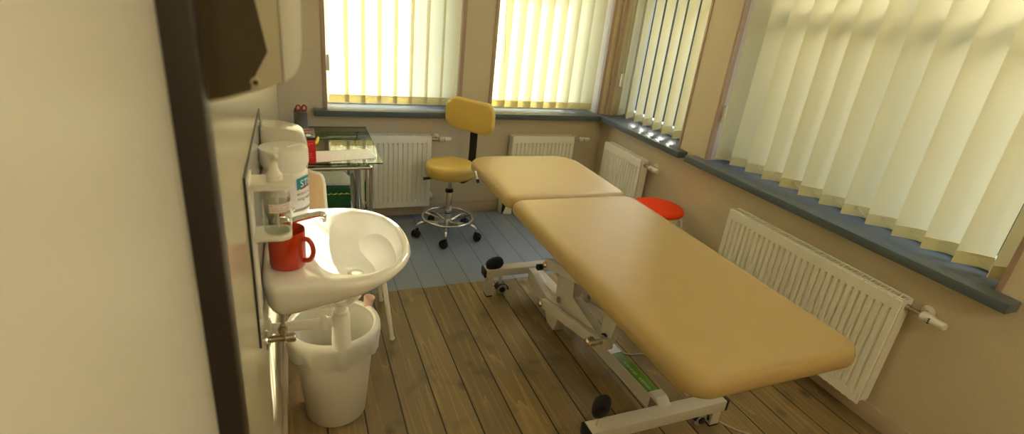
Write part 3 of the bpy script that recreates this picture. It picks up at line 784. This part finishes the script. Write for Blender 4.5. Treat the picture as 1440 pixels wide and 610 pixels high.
def lerp_ring(A, B, f, z): return [A[i].lerp(B[i], f)+Vector((0, 0, z)) for i in range(72)]
def scaled(A, f, z, c): return [Vector(c)+(a-Vector(c))*f+Vector((0, 0, z)) for a in A]
def inset(A, d, z, wallfix=True):
    n = len(A); out = []
    for i in range(n):
        t = (A[(i+1) % n]-A[i-1]).normalized(); nn = Vector((-t.y, t.x, 0))
        p = A[i]+nn*d
        if wallfix: p.x = max(p.x, XP)
        out.append(p+Vector((0, 0, z)))
    return out
cI = (.140, 1.440, 0)
def skirt(f, z):
    out = []
    for i in range(72):
        u = min(1., max(0., (OUT[i].x-XP)/.40)); p = CEN[i].lerp(OUT[i], f); lift = (.884-z)*(.95*u**.9)*f**.8
        p.z = z+lift; out.append(p)
    return out
b = bm_new()
rings = [scaled(CEN, .3, .712, (.080, 1.430, 0)), scaled(CEN, .75, .718, (.080, 1.430, 0)), scaled(CEN, 1.0, .732, (.080, 1.430, 0)),
         skirt(.28, .748), skirt(.54, .768), skirt(.76, .788), skirt(.90, .806), skirt(.97, .832),
         skirt(.995, .868), inset(OUT, 0., .884), inset(OUT, .003, .893), inset(OUT, .010, .899), inset(OUT, .018, ZR),
         scaled(INN, 1.045, ZR, cI), scaled(INN, 1.015, ZR-.002, cI), scaled(INN, .99, ZR-.009, cI), scaled(INN, .955, ZR-.022, cI), scaled(INN, .87, ZR-.052, cI), scaled(INN, .74, ZR-.080, cI), scaled(INN, .57, ZR-.099, cI), scaled(INN, .38, ZR-.110, cI), scaled(INN, .17, ZR-.115, cI)]
bridge(b, rings, True, True, True)
bs = obj('basin', b, 'ceramic', sink, ang=80)
b = bm_new(); lathe(b, [(.008, ZR-.1135), (.021, ZR-.1135), (.024, ZR-.1145)], (.140, 1.440, 0), seg=24); obj('drain', b, 'chrome', sink)
b = bm_new(); lathe(b, [(.0, 0), (.012, .0), (.014, .004), (.011, .004)], (XP, 1.44, .83), 'X', 16, False, False); b.free()
# tap
tap = thing('tap', 'chrome mixer tap on the basin deck behind the orange mug', 'tap', (-.055, 1.475, ZR))
b = bm_new(); lathe(b, [(.026, ZR), (.026, ZR+.006), (.021, ZR+.012), (.020, ZR+.055), (.022, ZR+.060), (.016, ZR+.066)], (-.055, 1.475, 0), seg=24); obj('tap_body', b, 'chrome', tap)
b = bm_new(); tube(b, smooth_path([(-.055, 1.475, ZR+.035), (-.02, 1.473, ZR+.052), (.025, 1.468, ZR+.066), (.052, 1.464, ZR+.072), (.060, 1.463, ZR+.066)], 6), [.015]*6+[.0135]*6+[.012]*6+[.0115]*7, 14)
sp_ = obj('spout', b, 'chrome', tap)
b = bm_new(); lathe(b, [(.010, -.014), (.011, -.012), (.011, .0)], (.054, 1.4635, ZR+.066), seg=16); obj('aerator', b, 'chrome', sp_)
b = bm_new(); box(b, (-.057, 1.475, ZR+.074), (.030, .026, .018), bev=.006); tube(b, [(-.052, 1.476, ZR+.078), (-.02, 1.488, ZR+.085)], [.008, .006], 12); obj('tap_lever', b, 'chrome', tap)
# trap
trap = thing('drain_trap', 'white plastic bottle trap and waste pipe under the basin', 'pipe', (.09, 1.40, .54))
b = bm_new(); lathe(b, [(.016, .565), (.026, .572), (.0285, .585), (.0285, .612), (.0275, .614), (.0275, .690), (.024, .697)], (.092, 1.40, -.022), seg=28); obj('trap_bottle', b, 'trap_plastic', trap)
b = bm_new(); lathe(b, [(.022, .672), (.0235, .675), (.0235, .695), (.021, .698), (.017, .700), (.017, .7155)], (.092, 1.40, -.01), seg=24); obj('inlet_nut', b, 'trap_plastic', trap)
b = bm_new(); tube(b, [(.068, 1.40, .648), (.045, 1.40, .648)], .017, 18); lathe(b, [(.021, 0), (.0225, .002), (.0225, .016), (.021, .018)], (.034, 1.40, .648), 'X', 20); obj('outlet_nut', b, 'trap_plastic', trap)
b = bm_new(); tube(b, [(.040, 1.40, .648), (XL+.004, 1.40, .648)], .0155, 18); lathe(b, [(.032, 0), (.030, .006), (.018, .010)], (XL, 1.40, .648), 'X', 22); obj('waste_pipe', b, 'trap_plastic', trap)
# angle valve
av = thing('angle_valve', 'small chrome angle valve on the left wall below the basin', 'valve', (XL, 1.32, .68))
b = bm_new(); lathe(b, [(.028, 0), (.027, .004), (.014, .010)], (XL, 1.315, .672), 'X', 22); obj('rosette', b, 'chrome', av)
b = bm_new(); tube(b, [(XL+.005, 1.315, .672), (XL+.048, 1.315, .672)], .010, 14); tube(b, [(XL+.042, 1.315, .672), (XL+.042, 1.315, .715)], .008, 12); lathe(b, [(.012, .0), (.012, .016)], (XL+.042, 1.315, .690), seg=6); obj('valve_body', b, 'brass', av)
b = bm_new(); lathe(b, [(.013, 0), (.0155, .003), (.0155, .024), (.012, .028)], (XL+.046, 1.315, .672), 'X', 10); obj('valve_handle', b, 'chrome', av)
b = bm_new(); tube(b, smooth_path([(XL+.042, 1.315, .712), (XL+.044, 1.318, .73), (XL+.046, 1.325, .755)], 6), .005, 8); obj('supply_hose', b, 'steel', av)
# mug
mug = thing('mug', 'orange-red mug on the near corner of the basin deck', 'mug', (-.040, 1.315, ZR))
b = bm_new(); lathe(b, [(.036, 0), (.043, .002), (.045, .008), (.0455, .098), (.0445, .101), (.0425, .099), (.0415, .010), (.02, .006)], (-.040, 1.315, ZR), seg=40); obj('mug_body', b, 'mug', mug, ang=50)
d = Vector((math.cos(R(-32)), math.sin(R(-32)), 0)); o_ = Vector((-.040, 1.315, ZR))
b = bm_new(); tube(b, smooth_path([o_+d*.042+Vector((0, 0, .080)), o_+d*.058+Vector((0, 0, .083)), o_+d*.070+Vector((0, 0, .068)), o_+d*.072+Vector((0, 0, .045)), o_+d*.062+Vector((0, 0, .026)), o_+d*.042+Vector((0, 0, .020))], 7), .0065, 12); obj('handle', b, 'mug', mug)

# canister of wipes
cl = Vector((-.040, 1.572, ZR))
can = thing('wipes_canister', 'tall white wipes canister with printed label, on the basin deck', 'canister', cl)
b = bm_new(); lathe(b, [(.052, .0), (.055, .004), (.057, .03), (.062, .055), (.0625, .17), (.057, .178), (.057, .184), (.0625, .192), (.0625, .2)], cl, seg=48); obj('tub', b, 'white_plastic', can, ang=30)
b = bm_new(); lathe(b, [(.0655, .198), (.0665, .201), (.0665, .236), (.064, .242), (.058, .2435), (.010, .241)], cl, seg=48); ld = obj('lid', b, 'white_plastic', can, ang=30)
b = bm_new(); lathe(b, [(.009, .241), (.008, .246), (.003, .247)], cl+Vector((-.022, -.018, 0)), seg=16); prism(b, [(.010, -.002), (.052, .028), (.050, .032), (.008, .002)], 'Z', .2405, .2445); 
for v in b.verts:
    if v.co.z < .5 and v.co.x > 0 and v.co.y < .5: v.co += cl
obj('lid_spout', b, 'white_plastic', ld)
def oncan(r, a0, z0): return lambda x, y: cl+Vector((r*math.cos(a0+x/r), r*math.sin(a0+x/r), z0+y))
rL = .0632
b = bm_new(); aa = [R(-100+i*5) for i in range(31)]
bridge(b, [[cl+Vector((rL*math.cos(a), rL*math.sin(a), z)) for a in aa] for z in (.062, .166)], closed=False); lb = obj('paper_label', b, 'tub_label', can)
# logo block: teal to maroon patch with pale capitals, then two lines of dark print and a grey band
b = bm_new(); aa = [R(-62+i*5) for i in range(12)]
bridge(b, [[cl+Vector((.0637*math.cos(a), .0637*math.sin(a), z+.004*math.sin(i*.3))) for i, a in enumerate(aa)] for z in (.128, .162)], closed=False); obj('logo_patch', b, 'teal', lb)
b = bm_new(); bridge(b, [[cl+Vector((.0640*math.cos(a), .0640*math.sin(a), z0_+k_*i)) for i, a in enumerate(aa[2:])] for z0_, k_ in ((.128, .0008), (.132, .0016))], closed=False); obj('logo_swoosh', b, 'maroon', lb)
b = bm_new(); add_text(b, 'STIN', .030, oncan(.0643, R(-52), .136)); obj('logo_lettering', b, 'white_print', lb)
b = bm_new(); add_text(b, 'ection w', .0145, oncan(.0638, R(-62), .112)); add_text(b, 'ning wipes', .0145, oncan(.0638, R(-62), .096)); obj('print_lettering', b, 'ink', lb)
b = bm_new(); aa = [R(-75+i*5) for i in range(24)]
bridge(b, [[cl+Vector((.0637*math.cos(a), .0637*math.sin(a), z)) for a in aa] for z in (.063, .071)], closed=False); obj('print_band', b, 'grey_band', lb)

# soap dispenser on the panel beyond the canister
sd = thing('soap_dispenser', 'milky white rounded soap dispenser on the wall behind the wipes canister', 'dispenser', (XP, 1.66, 1.0))
prof = [(XP+.002, 1.00), (-.02, .995), (.016, 1.02), (.026, 1.06), (.027, 1.12), (.018, 1.152), (-.005, 1.168), (-.05, 1.176), (XP+.002, 1.178)]
b = bm_new(); prism(b, prof, 'Y', 1.645, 1.750, .008); obj('dispenser_body', b, 'soap_plastic', sd, ang=50)
b = bm_new(); prism(b, [(XP, .985), (-.06, .985), (-.06, 1.002), (XP, 1.002)], 'Y', 1.65, 1.745, .003); obj('back_plate', b, 'white_plastic', sd)
b = bm_new(); prism(b, [(-.03, .975), (.012, .99), (.012, 1.002), (-.03, .998)], 'Y', 1.67, 1.73, .003); obj('push_lever', b, 'white_plastic', sd)

# sanitizer bracket and bottle
hb = thing('bottle_holder', 'white wall bracket holding the clear sanitizer bottle at the panel edge', 'holder', (XP, 1.16, 1.04))
b = bm_new(); bx(b, XP, XP+.006, 1.130, 1.20, .86, 1.200, .002); obj('back_plate', b, 'white_plastic', hb)
b = bm_new(); prism(b, [(XP+.006, 1.128)]+[(-.030, 1.128)]+[(-.030+.018*math.sin(R(a)), 1.1485-.0205*math.cos(R(a))) for a in range(10, 91, 16)]+[(-.012, 1.182)]+[(-.030+.018*math.cos(R(a)), 1.182+.018*math.sin(R(a))) for a in range(10, 91, 16)]+[(-.051+.0135, 1.20)]+[(-.051+.0135*math.cos(R(a)), 1.164-.0135*math.sin(R(a))) for a in range(0, 181, 20)]+[(-.051-.0135, 1.20), (XP+.006, 1.20)], 'Z', 1.176, 1.188); obj('top_plate', b, 'white_plastic', hb)
b = bm_new(); prism(b, [(XP+.006, 1.130)]+[(-.043+.02*math.sin(R(a)), 1.150-.02*math.cos(R(a))) for a in range(0, 91, 15)]+[(-.043+.02*math.cos(R(a)), 1.178+.02*math.sin(R(a))) for a in range(0, 91, 15)]+[(XP+.006, 1.198)], 'Z', 1.056, 1.067, .003); obj('tray', b, 'white_plastic', hb)
bt = Vector((-.051, 1.164, 1.0675))
bo = thing('sanitizer_bottle', 'clear pump bottle of sanitizer gel in the white bracket above the mug', 'bottle', bt)
b = bm_new(); lathe(b, [(.010, 0), (.027, .0), (.029, .004), (.029, .086), (.025, .098), (.013, .104), (.012, .1075)], bt, seg=32, cap1=False); obj('bottle_body', b, 'clear', bo, ang=50)
b = bm_new(); lathe(b, [(.010, .002), (.026, .002), (.0275, .006), (.0275, .068), (.01, .0685)], bt, seg=28); obj('gel', b, 'liquid', bo)
b = bm_new(); tube(b, [bt+Vector((0, 0, .008)), bt+Vector((.002, 0, .105))], .003, 8); obj('dip_tube', b, 'white_plastic', bo)
b = bm_new(); bridge(b, [[bt+Vector((.0294*math.cos(R(a)), .0294*math.sin(R(a)), z)) for a in range(-120, 41, 10)] for z in (.054, .074)], closed=False); obj('bottle_label', b, 'label', bo)
b = bm_new(); lathe(b, [(.0165, .1215), (.0165, .133), (.013, .137), (.0085, .147), (.0085, .155), (.0075, .157), (.0075, .169), (.011, .171), (.011, .183), (.008, .185)], bt, seg=20)
tube(b, [bt+Vector((0, 0, .178)), bt+Vector((.006, -.018, .177)), bt+Vector((.008, -.028, .173))], .005, 10)
obj('pump', b, 'white_plastic', bo)
b = bm_new(); lathe(b, [(.0115, .1075), (.0115, .122)], bt, seg=18); obj('neck', b, 'white_plastic', bo)

# paper towel dispenser, close to the camera
td = thing('towel_dispenser', 'white paper towel dispenser with smoked side window, high on the left wall', 'dispenser', (XL, .85, 1.44))
TY0, TY1 = .775, 1.04
fx = [(-.014, 1.462), (-.006, 1.467), (.002, 1.475), (.008, 1.488), (.0115, 1.51), (.0125, 1.56), (.0125, 1.77), (.008, 1.79), (-.014, 1.80)]
b = bm_new(); prism(b, fx, 'Y', TY0-.002, TY1+.002, .003); obj('front_cover', b, 'dispenser', td, ang=50)
b = bm_new(); prism(b, [(XL, 1.432), (-.085, 1.438), (-.043, 1.4515), (-.014, 1.462), (-.014, 1.80), (XL, 1.80)], 'Y', TY0, TY1, .003); bd = obj('housing', b, 'dispenser_side', td)
b = bm_new(); prism(b, [(XL+.004, 1.438), (-.086, 1.442), (-.054, 1.452), (-.052, 1.462), (-.0305, 1.502), (-.041, 1.565), (-.055, 1.66), (-.06, 1.76), (XL+.004, 1.76)], 'Y', TY0-.0022, TY0+.001); obj('side_window', b, 'smoke', bd)
b = bm_new(); lathe(b, [(.0065, .001), (.0065, -.003), (.005, -.004)], (-.0475, TY0, 1.4625), 'Y', 18); obj('lock', b, 'dispenser_side', bd); b = bm_new(); lathe(b, [(.003, -.0035), (.0035, -.0046), (.001, -.0048)], (-.0475, TY0, 1.4625), 'Y', 16); obj('lock_centre', b, 'smoke', bd)

# ------------------------------------------------------------------ bin
bc = Vector((.088, 1.742, 0))
bn = thing('waste_bin', 'white plastic waste bin with folded-over bag under the basin', 'bin', bc)
b = bm_new(); lathe(b, [(.05, .0), (.108, .0), (.113, .006), (.150, .392), (.147, .392), (.110, .008), (.04, .006)], bc, seg=48, cap1=True); obj('bin_body', b, 'bin', bn, ang=50)
b = bm_new(); lathe(b, [(.1445, .396), (.152, .388), (.163, .390), (.168, .402), (.164, .414), (.153, .418), (.146, .410)], bc, seg=56, cap0=False, cap1=False); obj('rim', b, 'white_plastic', bn, ang=80)
b = bm_new(); rings = []
for r, z, wv in ((.05, .03, .0), (.105, .06, .002), (.140, .36, .002), (.1475, .405, .001), (.154, .4215, .0), (.166, .414, .0), (.1715, .400, .001), (.1705, .375, .004), (.168, .345, .006), (.164, .318, .008)):
    rings.append([bc+Vector(((r+wv*math.sin(9*a+z*40)*.5+wv*.5*math.sin(17*a))*math.cos(a), (r+wv*math.sin(9*a+z*40)*.5+wv*.5*math.sin(17*a))*math.sin(a), z+(wv*1.2*math.sin(5*a) if z < .33 else 0))) for a in [2*PI*i/64 for i in range(64)]])
bridge(b, rings, True, True, False); obj('bag', b, 'liner', bn, ang=80)
cp = Vector((.222, 1.835, .392))
b = bm_new(); lathe(b, [(.013, 0), (.0165, .0), (.0215, .055), (.0222, .056), (.0215, .0575), (.0205, .055), (.0155, .003), (.01, .003)], (0, 0, 0), seg=24); b.transform(Matrix.Translation(cp) @ Matrix.Rotation(R(9), 4, Vector((.2, 1, 0))))
single('paper_cup', b, 'cup', 'small pinkish paper cup leaning at the bin rim', 'cup', cp)

# ------------------------------------------------------------------ pale chair behind the sink
ch = thing('chair', 'pale plastic chair with splayed white legs between sink and glass desk', 'chair', (.19, 2.32, 0))
b = bm_new(); rings = []
arc = [(.094, 2.165), (.062, 2.185), (.026, 2.235), (-.006, 2.30), (-.030, 2.37), (-.036, 2.425), (-.026, 2.465)]
arc = [(p.x, p.y) for p in smooth_path([(x, y, 0) for x, y in arc], 4)]
for z, ins, lean in ((.47, .03, .02), (.52, .01, .015), (.62, .0, .008), (.74, .0, .0), (.805, .0, -.002), (.83, .006, -.003), (.846, .018, -.004), (.853, .035, -.004)):
    n = len(arc); row = []
    for i in range(n):
        u = i/(n-1); f = ins/.33; uu = f+(1-2*f)*u; k_ = uu*(n-1); i0 = min(int(k_), n-2); fr_ = k_-i0
        x = arc[i0][0]*(1-fr_)+arc[i0+1][0]*fr_; y = arc[i0][1]*(1-fr_)+arc[i0+1][1]*fr_
        row.append((x+lean, y, z))
    rings.append(row)
bridge(b, rings, closed=False); bmesh.ops.solidify(b, geom=b.faces[:], thickness=.004)
br = obj('backrest', b, 'chair_shell', ch, ang=70)
b = bm_new(); edge = [rings[k][0] for k in range(len(rings))]+rings[-1][1:-1]+[rings[k][-1] for k in range(len(rings)-1, -1, -1)]
tube(b, edge, .006, 8); obj('backrest_rim', b, 'stool_white', br)
b = bm_new(); ol = rrect(.035, .375, 2.145, 2.49, (.06, .07, .07, .06), 8); cx_, cy_ = .205, 2.3175
bridge(b, [[(cx_+(x-cx_)*s, cy_+(y-cy_)*s, z) for x, y in ol] for s, z in ((.8, .428), (.97, .432), (1., .440), (.985, .449), (.92, .452), (.6, .446))], True, True, True); obj('seat', b, 'stool_white', ch, ang=60)
b = bm_new(); tube(b, [(.08, 2.22, .45), (.05, 2.225, .50), (.036, 2.235, .56)], .010, 8); tube(b, [(.06, 2.40, .45), (.01, 2.385, .50), (-.018, 2.38, .56)], .010, 8); obj('back_support', b, 'stool_white', ch)
for (x0, y0), (x1, y1) in (((.325, 2.185), (.377, 2.138)), ((.325, 2.45), (.377, 2.495)), ((.085, 2.185), (.035, 2.138)), ((.085, 2.45), (.035, 2.495))):
    b = bm_new(); tube(b, [(x0, y0, .430), (x1, y1, .003)], [.0125, .010], 12); lg = obj('leg', b, 'stool_white', ch)
    b = bm_new(); lathe(b, [(.011, 0), (.0125, .002), (.0125, .012), (.010, .014)], (x1, y1, 0), seg=14); obj('foot_cap', b, 'stool_white', lg)

# ------------------------------------------------------------------ glass desk
dk = thing('glass_desk', 'small glass-topped desk on chrome tubes in the left back corner', 'desk', (.15, 3.18, 0))
b = bm_new(); bx(b, XL+.01, .425, 2.775, 3.555, .692, .700)
for f in b.faces: f.material_index = 0 if abs(f.normal.z) > .5 else 1
obj('glass_top', b, ['desk_glass', 'glass_edge'], dk)
b = bm_new()
for y in (2.86, 3.47): tube(b, [(XL+.035, y, .645), (.365, y, .645)], .012, 14)
for x in (XL+.04, .36): tube(b, [(x, 2.86, .645), (x, 3.47, .645)], .009, 12)
obj('top_rail', b, 'chrome', dk)
for x, y in ((.36, 2.88), (.36, 3.45), (XL+.04, 2.88), (XL+.04, 3.45)):
    b = bm_new(); tube(b, [(x, y, .004), (x, y, .645)], .023, 20); lathe(b, [(.026, 0), (.026, .008), (.022, .012)], (x, y, 0), seg=20); lg = obj('leg', b, 'chrome', dk)
    b = bm_new(); tube(b, [(x, y, .64), (x, y, .684)], .005, 10); lathe(b, [(.006, .682), (.013, .685), (.013, .6915)], (x, y, 0), seg=18); obj('glass_support', b, 'chrome', lg)
b = bm_new()
for y in (2.93, 3.40): tube(b, [(.30, y, .02), (.30, y, .643)], .010, 12)
tube(b, [(.30, 2.93, .52), (.30, 3.40, .52)], .006, 10); tube(b, [(.30, 2.93, .015), (.30, 3.40, .015)], .010, 10)
obj('side_frame', b, 'steel', dk)
b = bm_new(); bx(b, XL+.03, .335, 2.83, 3.49, .388, .395)
for f in b.faces: f.material_index = 0 if abs(f.normal.z) > .5 else 1
obj('lower_shelf', b, ['desk_glass', 'glass_edge'], dk)
# things on the desk
b = bm_new(); ol = [(.075, 2.795), (.400, 2.855), (.378, 3.030), (.055, 2.985)]
prism(b, ol, 'Z', .7002, .7025)
single('document', b, 'paper', 'bright printed sheets lying on the glass desk top beside the red carton', 'paper', (.23, 2.91, .7002))
rb = thing('carton', 'red carton with dark printed top standing on the glass desk', 'box', (.02, 2.86, .70))
b = bm_new(); bx(b, -.055, .083, 2.775, 2.965, .7002, .838, .002); obj('carton_body', b, 'box_red', rb)
b = bm_new(); bx(b, -.0555, .0835, 2.7745, 2.9655, .824, .8395, .001); lid = obj('carton_top', b, 'box_dark', rb)
b = bm_new(); prism(b, [(.038, 2.80), (.055, 2.795), (.066, 2.812), (.062, 2.835), (.046, 2.842), (.036, 2.825)], 'Z', .8394, .8402); obj('top_emblem', b, 'white_print', lid)
b = bm_new(); prism(b, [(-.05, 2.88), (.03, 2.87), (.075, 2.885), (.075, 2.897), (.0, 2.895), (-.05, 2.91)], 'Z', .8394, .8401); prism(b, [(-.05, 2.93), (.05, 2.925), (.06, 2.94), (-.05, 2.955)], 'Z', .8394, .8401); obj('top_print', b, 'box_pink', lid)
b = bm_new()
for z, x0, x1 in ((.806, .02, .07), (.797, .02, .055), (.752, .03, .066), (.742, .03, .064), (.732, .02, .07)): bx(b, x0, x1, 2.7742, 2.7752, z, z+.0028)
obj('side_print', b, 'pale_red_print', rb)
b = bm_new(); tube(b, [(.085, 3.10, .7095), (.1, 3.14, .7095), (.108, 3.20, .7095), (.113, 3.25, .7095)], [.006, .009, .009, .007], 12)
single('marker', b, 'yellow', 'small yellow marker on the desk behind the red carton', 'marker', (.1, 3.17, .70))
pc = Vector((.024, 3.475, .7002))
b = bm_new(); lathe(b, [(.036, 0), (.040, .002), (.040, .115), (.0415, .117), (.0405, .119), (.0385, .117), (.0385, .004), (.02, .003)], pc, seg=32)
single('pencil_cup', b, 'mesh_metal', 'grey metal pencil cup in the desk corner under the window sill end', 'cup', pc)
sc = thing('scissors', 'scissors with dark red handles upright in the pencil cup', 'scissors', pc+Vector((0, 0, .005)))
b = bm_new()
for s in (-1, 1):
    cc = pc+Vector((.006+.017*s, -.004, .136)); tube(b, [cc+Vector((.013*math.cos(2*PI*i/20), 0, .017*math.sin(2*PI*i/20))) for i in range(20)], .0048, 8, closed=True)
    tube(b, [cc+Vector((-.006*s, 0, -.016)), pc+Vector((.006, -.004, .10))], .005, 8)
obj('scissor_handle', b, 'red_handle', sc)
b = bm_new(); prism(b, [(pc.x+.0, pc.z+.006), (pc.x+.012, pc.z+.1), (pc.x+.002, pc.z+.1)], 'Y', pc.y-.0055, pc.y-.0035); prism(b, [(pc.x+.012, pc.z+.006), (pc.x+.010, pc.z+.1), (pc.x+.0, pc.z+.1)], 'Y', pc.y-.0033, pc.y-.0013); obj('scissor_blade', b, 'steel', sc)
b = bm_new(); tube(b, [pc+Vector((-.020, .012, .006)), pc+Vector((-.031, .012, .132))], .0035, 8)
single('pen', b, 'black', 'black pen leaning at the left in the pencil cup', 'pen', pc+Vector((-.02, .012, .006)))
# things on the lower shelf
b = bm_new(); bx(b, .02, .272, 2.86, 3.06, .3955, .402, .001)
single('paper_pad', b, 'paper_plain', 'white paper pad at the bottom of the pile on the desk shelf', 'paper', (.146, 2.96, .3955))
gc = thing('folded_cloth', 'dark green folded cloth with gold stitching on the desk shelf', 'cloth', (.15, 2.96, .402))
b = bm_new(); ol = rrect(.035, .262, 2.85, 3.05, (.02,)*4, 5); cx_, cy_ = .148, 2.95
bridge(b, [[(cx_+(x-cx_)*s, cy_+(y-cy_)*s, z) for x, y in ol] for s, z in ((.96, .4025), (1.0, .41), (.985, .44), (1.005, .47), (.985, .50), (.96, .520), (.90, .526), (.5, .528))], True, True, True); obj('cloth_body', b, 'green', gc, ang=60)
b = bm_new()
pts = [(.04+.215*i/40, 2.8485+.001*math.sin(i), .499+.004*math.sin(i*1.25)) for i in range(41)]; tube(b, pts, .0016, 6)
for i in range(7): tube(b, [(.05+i*.03, 2.8475, .496), (.062+i*.03, 2.8475, .501)], .003, 6)
obj('gold_stitching', b, 'gold', gc)
b = bm_new(); prism(b, [(.045, 2.92), (.262, 2.90), (.272, 3.02), (.24, 3.12), (.04, 3.13)], 'Z', .5285, .5385)
single('paper_stack', b, 'paper_plain', 'stack of white papers lying on the green folded cloth', 'paper', (.15, 3.02, .5285))

# ------------------------------------------------------------------ cables on the floor
b = bm_new(); tube(b, smooth_path([(1.40, 1.80, .004), (1.50, 1.738, .004), (1.575, 1.725, .004), (1.70, 1.66, .004), (1.74, 1.50, .004), (1.66, 1.34, .004), (1.625, 1.255, .004), (1.665, 1.18, .004), (1.75, 1.08, .004), (1.85, .80, .004), (1.95, .3, .004)], 10), .0038, 8)
single('power_cable', b, 'cable', 'beige power cable snaking over the floorboards under the bed', 'cable', (1.5, 1.738, 0))

# ------------------------------------------------------------------ outside
b = bm_new(); bx(b, -14, 22, -12, 26, -.42, -.40); o = struct('ground', b, 'ground')
b = bm_new(); nx, nz = 46, 18
rings = []
rnd = random.Random(3)
HT = 3.19
for j in range(9):
    a = PI*j/8
    row = []
    for i in range(nx+1):
        y = 1.0+3.72*i/nx
        row.append((4.55-.42*math.cos(a)*(1.+rnd.uniform(-.12, .12)) if 0 < j < 8 else 4.55-.42*math.cos(a), y, -.4+(HT+.4)*min(1., math.sin(a)*1.35)*(1.+rnd.uniform(-.012, .012))))
    rings.append(row)
bridge(b, rings, closed=False); bmesh.ops.subdivide_edges(b, edges=b.edges[:], cuts=1)
for v in b.verts:
    if v.co.z > -.3: v.co += Vector((rnd.uniform(-.03, .03), rnd.uniform(-.03, .03), rnd.uniform(-.02, .02)))
single('hedge', b, 'hedge', 'tall dark hedge out of view beyond the right wall, shaped to block sun', 'hedge', (4.55, 2.8, -.4))  # unseen hedge, its height set to keep direct sun off the bed
b = bm_new(); rings = []
for j in range(9):
    a = PI*j/8
    rings.append([(6.1-.5*math.cos(a)*(1.+rnd.uniform(-.1, .1)), 4.8+6.*i/46, -.4+2.5*min(1., math.sin(a)*1.35)*(1.+rnd.uniform(-.015, .015))) for i in range(47)])
bridge(b, rings, closed=False); bmesh.ops.subdivide_edges(b, edges=b.edges[:], cuts=1)
for v in b.verts:
    if v.co.z > -.3: v.co += Vector((rnd.uniform(-.04, .04), rnd.uniform(-.04, .04), rnd.uniform(-.03, .03)))
single('hedge', b, 'hedge', 'lower dark hedge outside, seen through the gaps of the open corner blind', 'hedge', (6.1, 7.8, -.4))

# ------------------------------------------------------------------ light
lp = thing('fill_lamp', 'added fill lamp, an unseen opal pendant behind the camera', 'lamp', (1.3, -.95, ZC))  # invented pendant, added to light the near side of the room
LPZ = 2.25
b = bm_new(); lathe(b, [(.05, 0), (.05, -.03), (.012, -.05), (.006, -.06), (.006, LPZ+.17-ZC), (.03, LPZ+.16-ZC), (.03, LPZ+.13-ZC)], (1.3, -.95, ZC), seg=32); obj('fill_lamp_stem', b, 'steel', lp)
b = bm_new(); lathe(b, [(.03, .13), (.09, .10), (.14, .03), (.15, -.03), (.13, -.09), (.08, -.13), (.02, -.145)], (1.3, -.95, LPZ), seg=40); obj('fill_lamp_shade', b, 'opal', lp)
ld_ = bpy.data.lights.new('fill_light', 'POINT'); ld_.shadow_soft_size = .16; ld_.energy = FILL_POWER; ld_.color = (1., .92, .66)
lo = bpy.data.objects.new('fill_light', ld_); C.objects.link(lo); lo.location = (1.3, -.95, LPZ-.01)
SUN_AZ, SUN_EL = R(30), R(28)
sd_ = bpy.data.lights.new('sun', 'SUN'); sd_.energy = 3.6; sd_.angle = R(.6); sd_.color = (1., .94, .78)
so = bpy.data.objects.new('sun', sd_); C.objects.link(so)
dv = Vector((math.cos(SUN_EL)*math.cos(SUN_AZ), math.cos(SUN_EL)*math.sin(SUN_AZ), math.sin(SUN_EL)))
so.rotation_euler = dv.to_track_quat('Z', 'Y').to_euler(); so.location = dv*10
w = bpy.data.worlds.new('sky'); bpy.context.scene.world = w; w.use_nodes = True
nt = w.node_tree; nt.nodes.clear()
wo = nt.nodes.new('ShaderNodeOutputWorld'); bg = nt.nodes.new('ShaderNodeBackground')
sk = nt.nodes.new('ShaderNodeTexSky'); sk.sky_type = 'NISHITA'; sk.sun_disc = False; sk.sun_elevation = SUN_EL; sk.sun_rotation = PI/2-SUN_AZ; sk.dust_density = 3.; sk.air_density = 1.
nt.links.new(sk.outputs[0], bg.inputs[0]); bg.inputs[1].default_value = .24
nt.links.new(bg.outputs[0], wo.inputs[0])

# ------------------------------------------------------------------ camera
cam = bpy.data.cameras.new('camera'); co = bpy.data.objects.new('camera', cam); C.objects.link(co)
cam.sensor_fit = 'HORIZONTAL'; cam.sensor_width = 36.; cam.lens = 734.09/1440*36; cam.clip_start = .02
mt = Matrix.Rotation(R(-23.7978), 4, 'Z') @ Matrix.Rotation(R(67.2855), 4, 'X') @ Matrix.Rotation(R(6.3612), 4, 'Z')
co.matrix_world = Matrix.Translation((0, 0, 1.6)) @ mt
cam.dof.use_dof = True; cam.dof.focus_distance = 2.5; cam.dof.aperture_fstop = 3.0
S = bpy.context.scene; S.camera = co
S.view_settings.view_transform = 'Standard'; S.view_settings.look = 'None'; S.view_settings.gamma = 1.; S.view_settings.use_curve_mapping = False
S.view_settings.exposure = 2.48
S.cycles.use_denoising = True; S.cycles.max_bounces = 12; S.cycles.diffuse_bounces = 6; S.cycles.transparent_max_bounces = 16
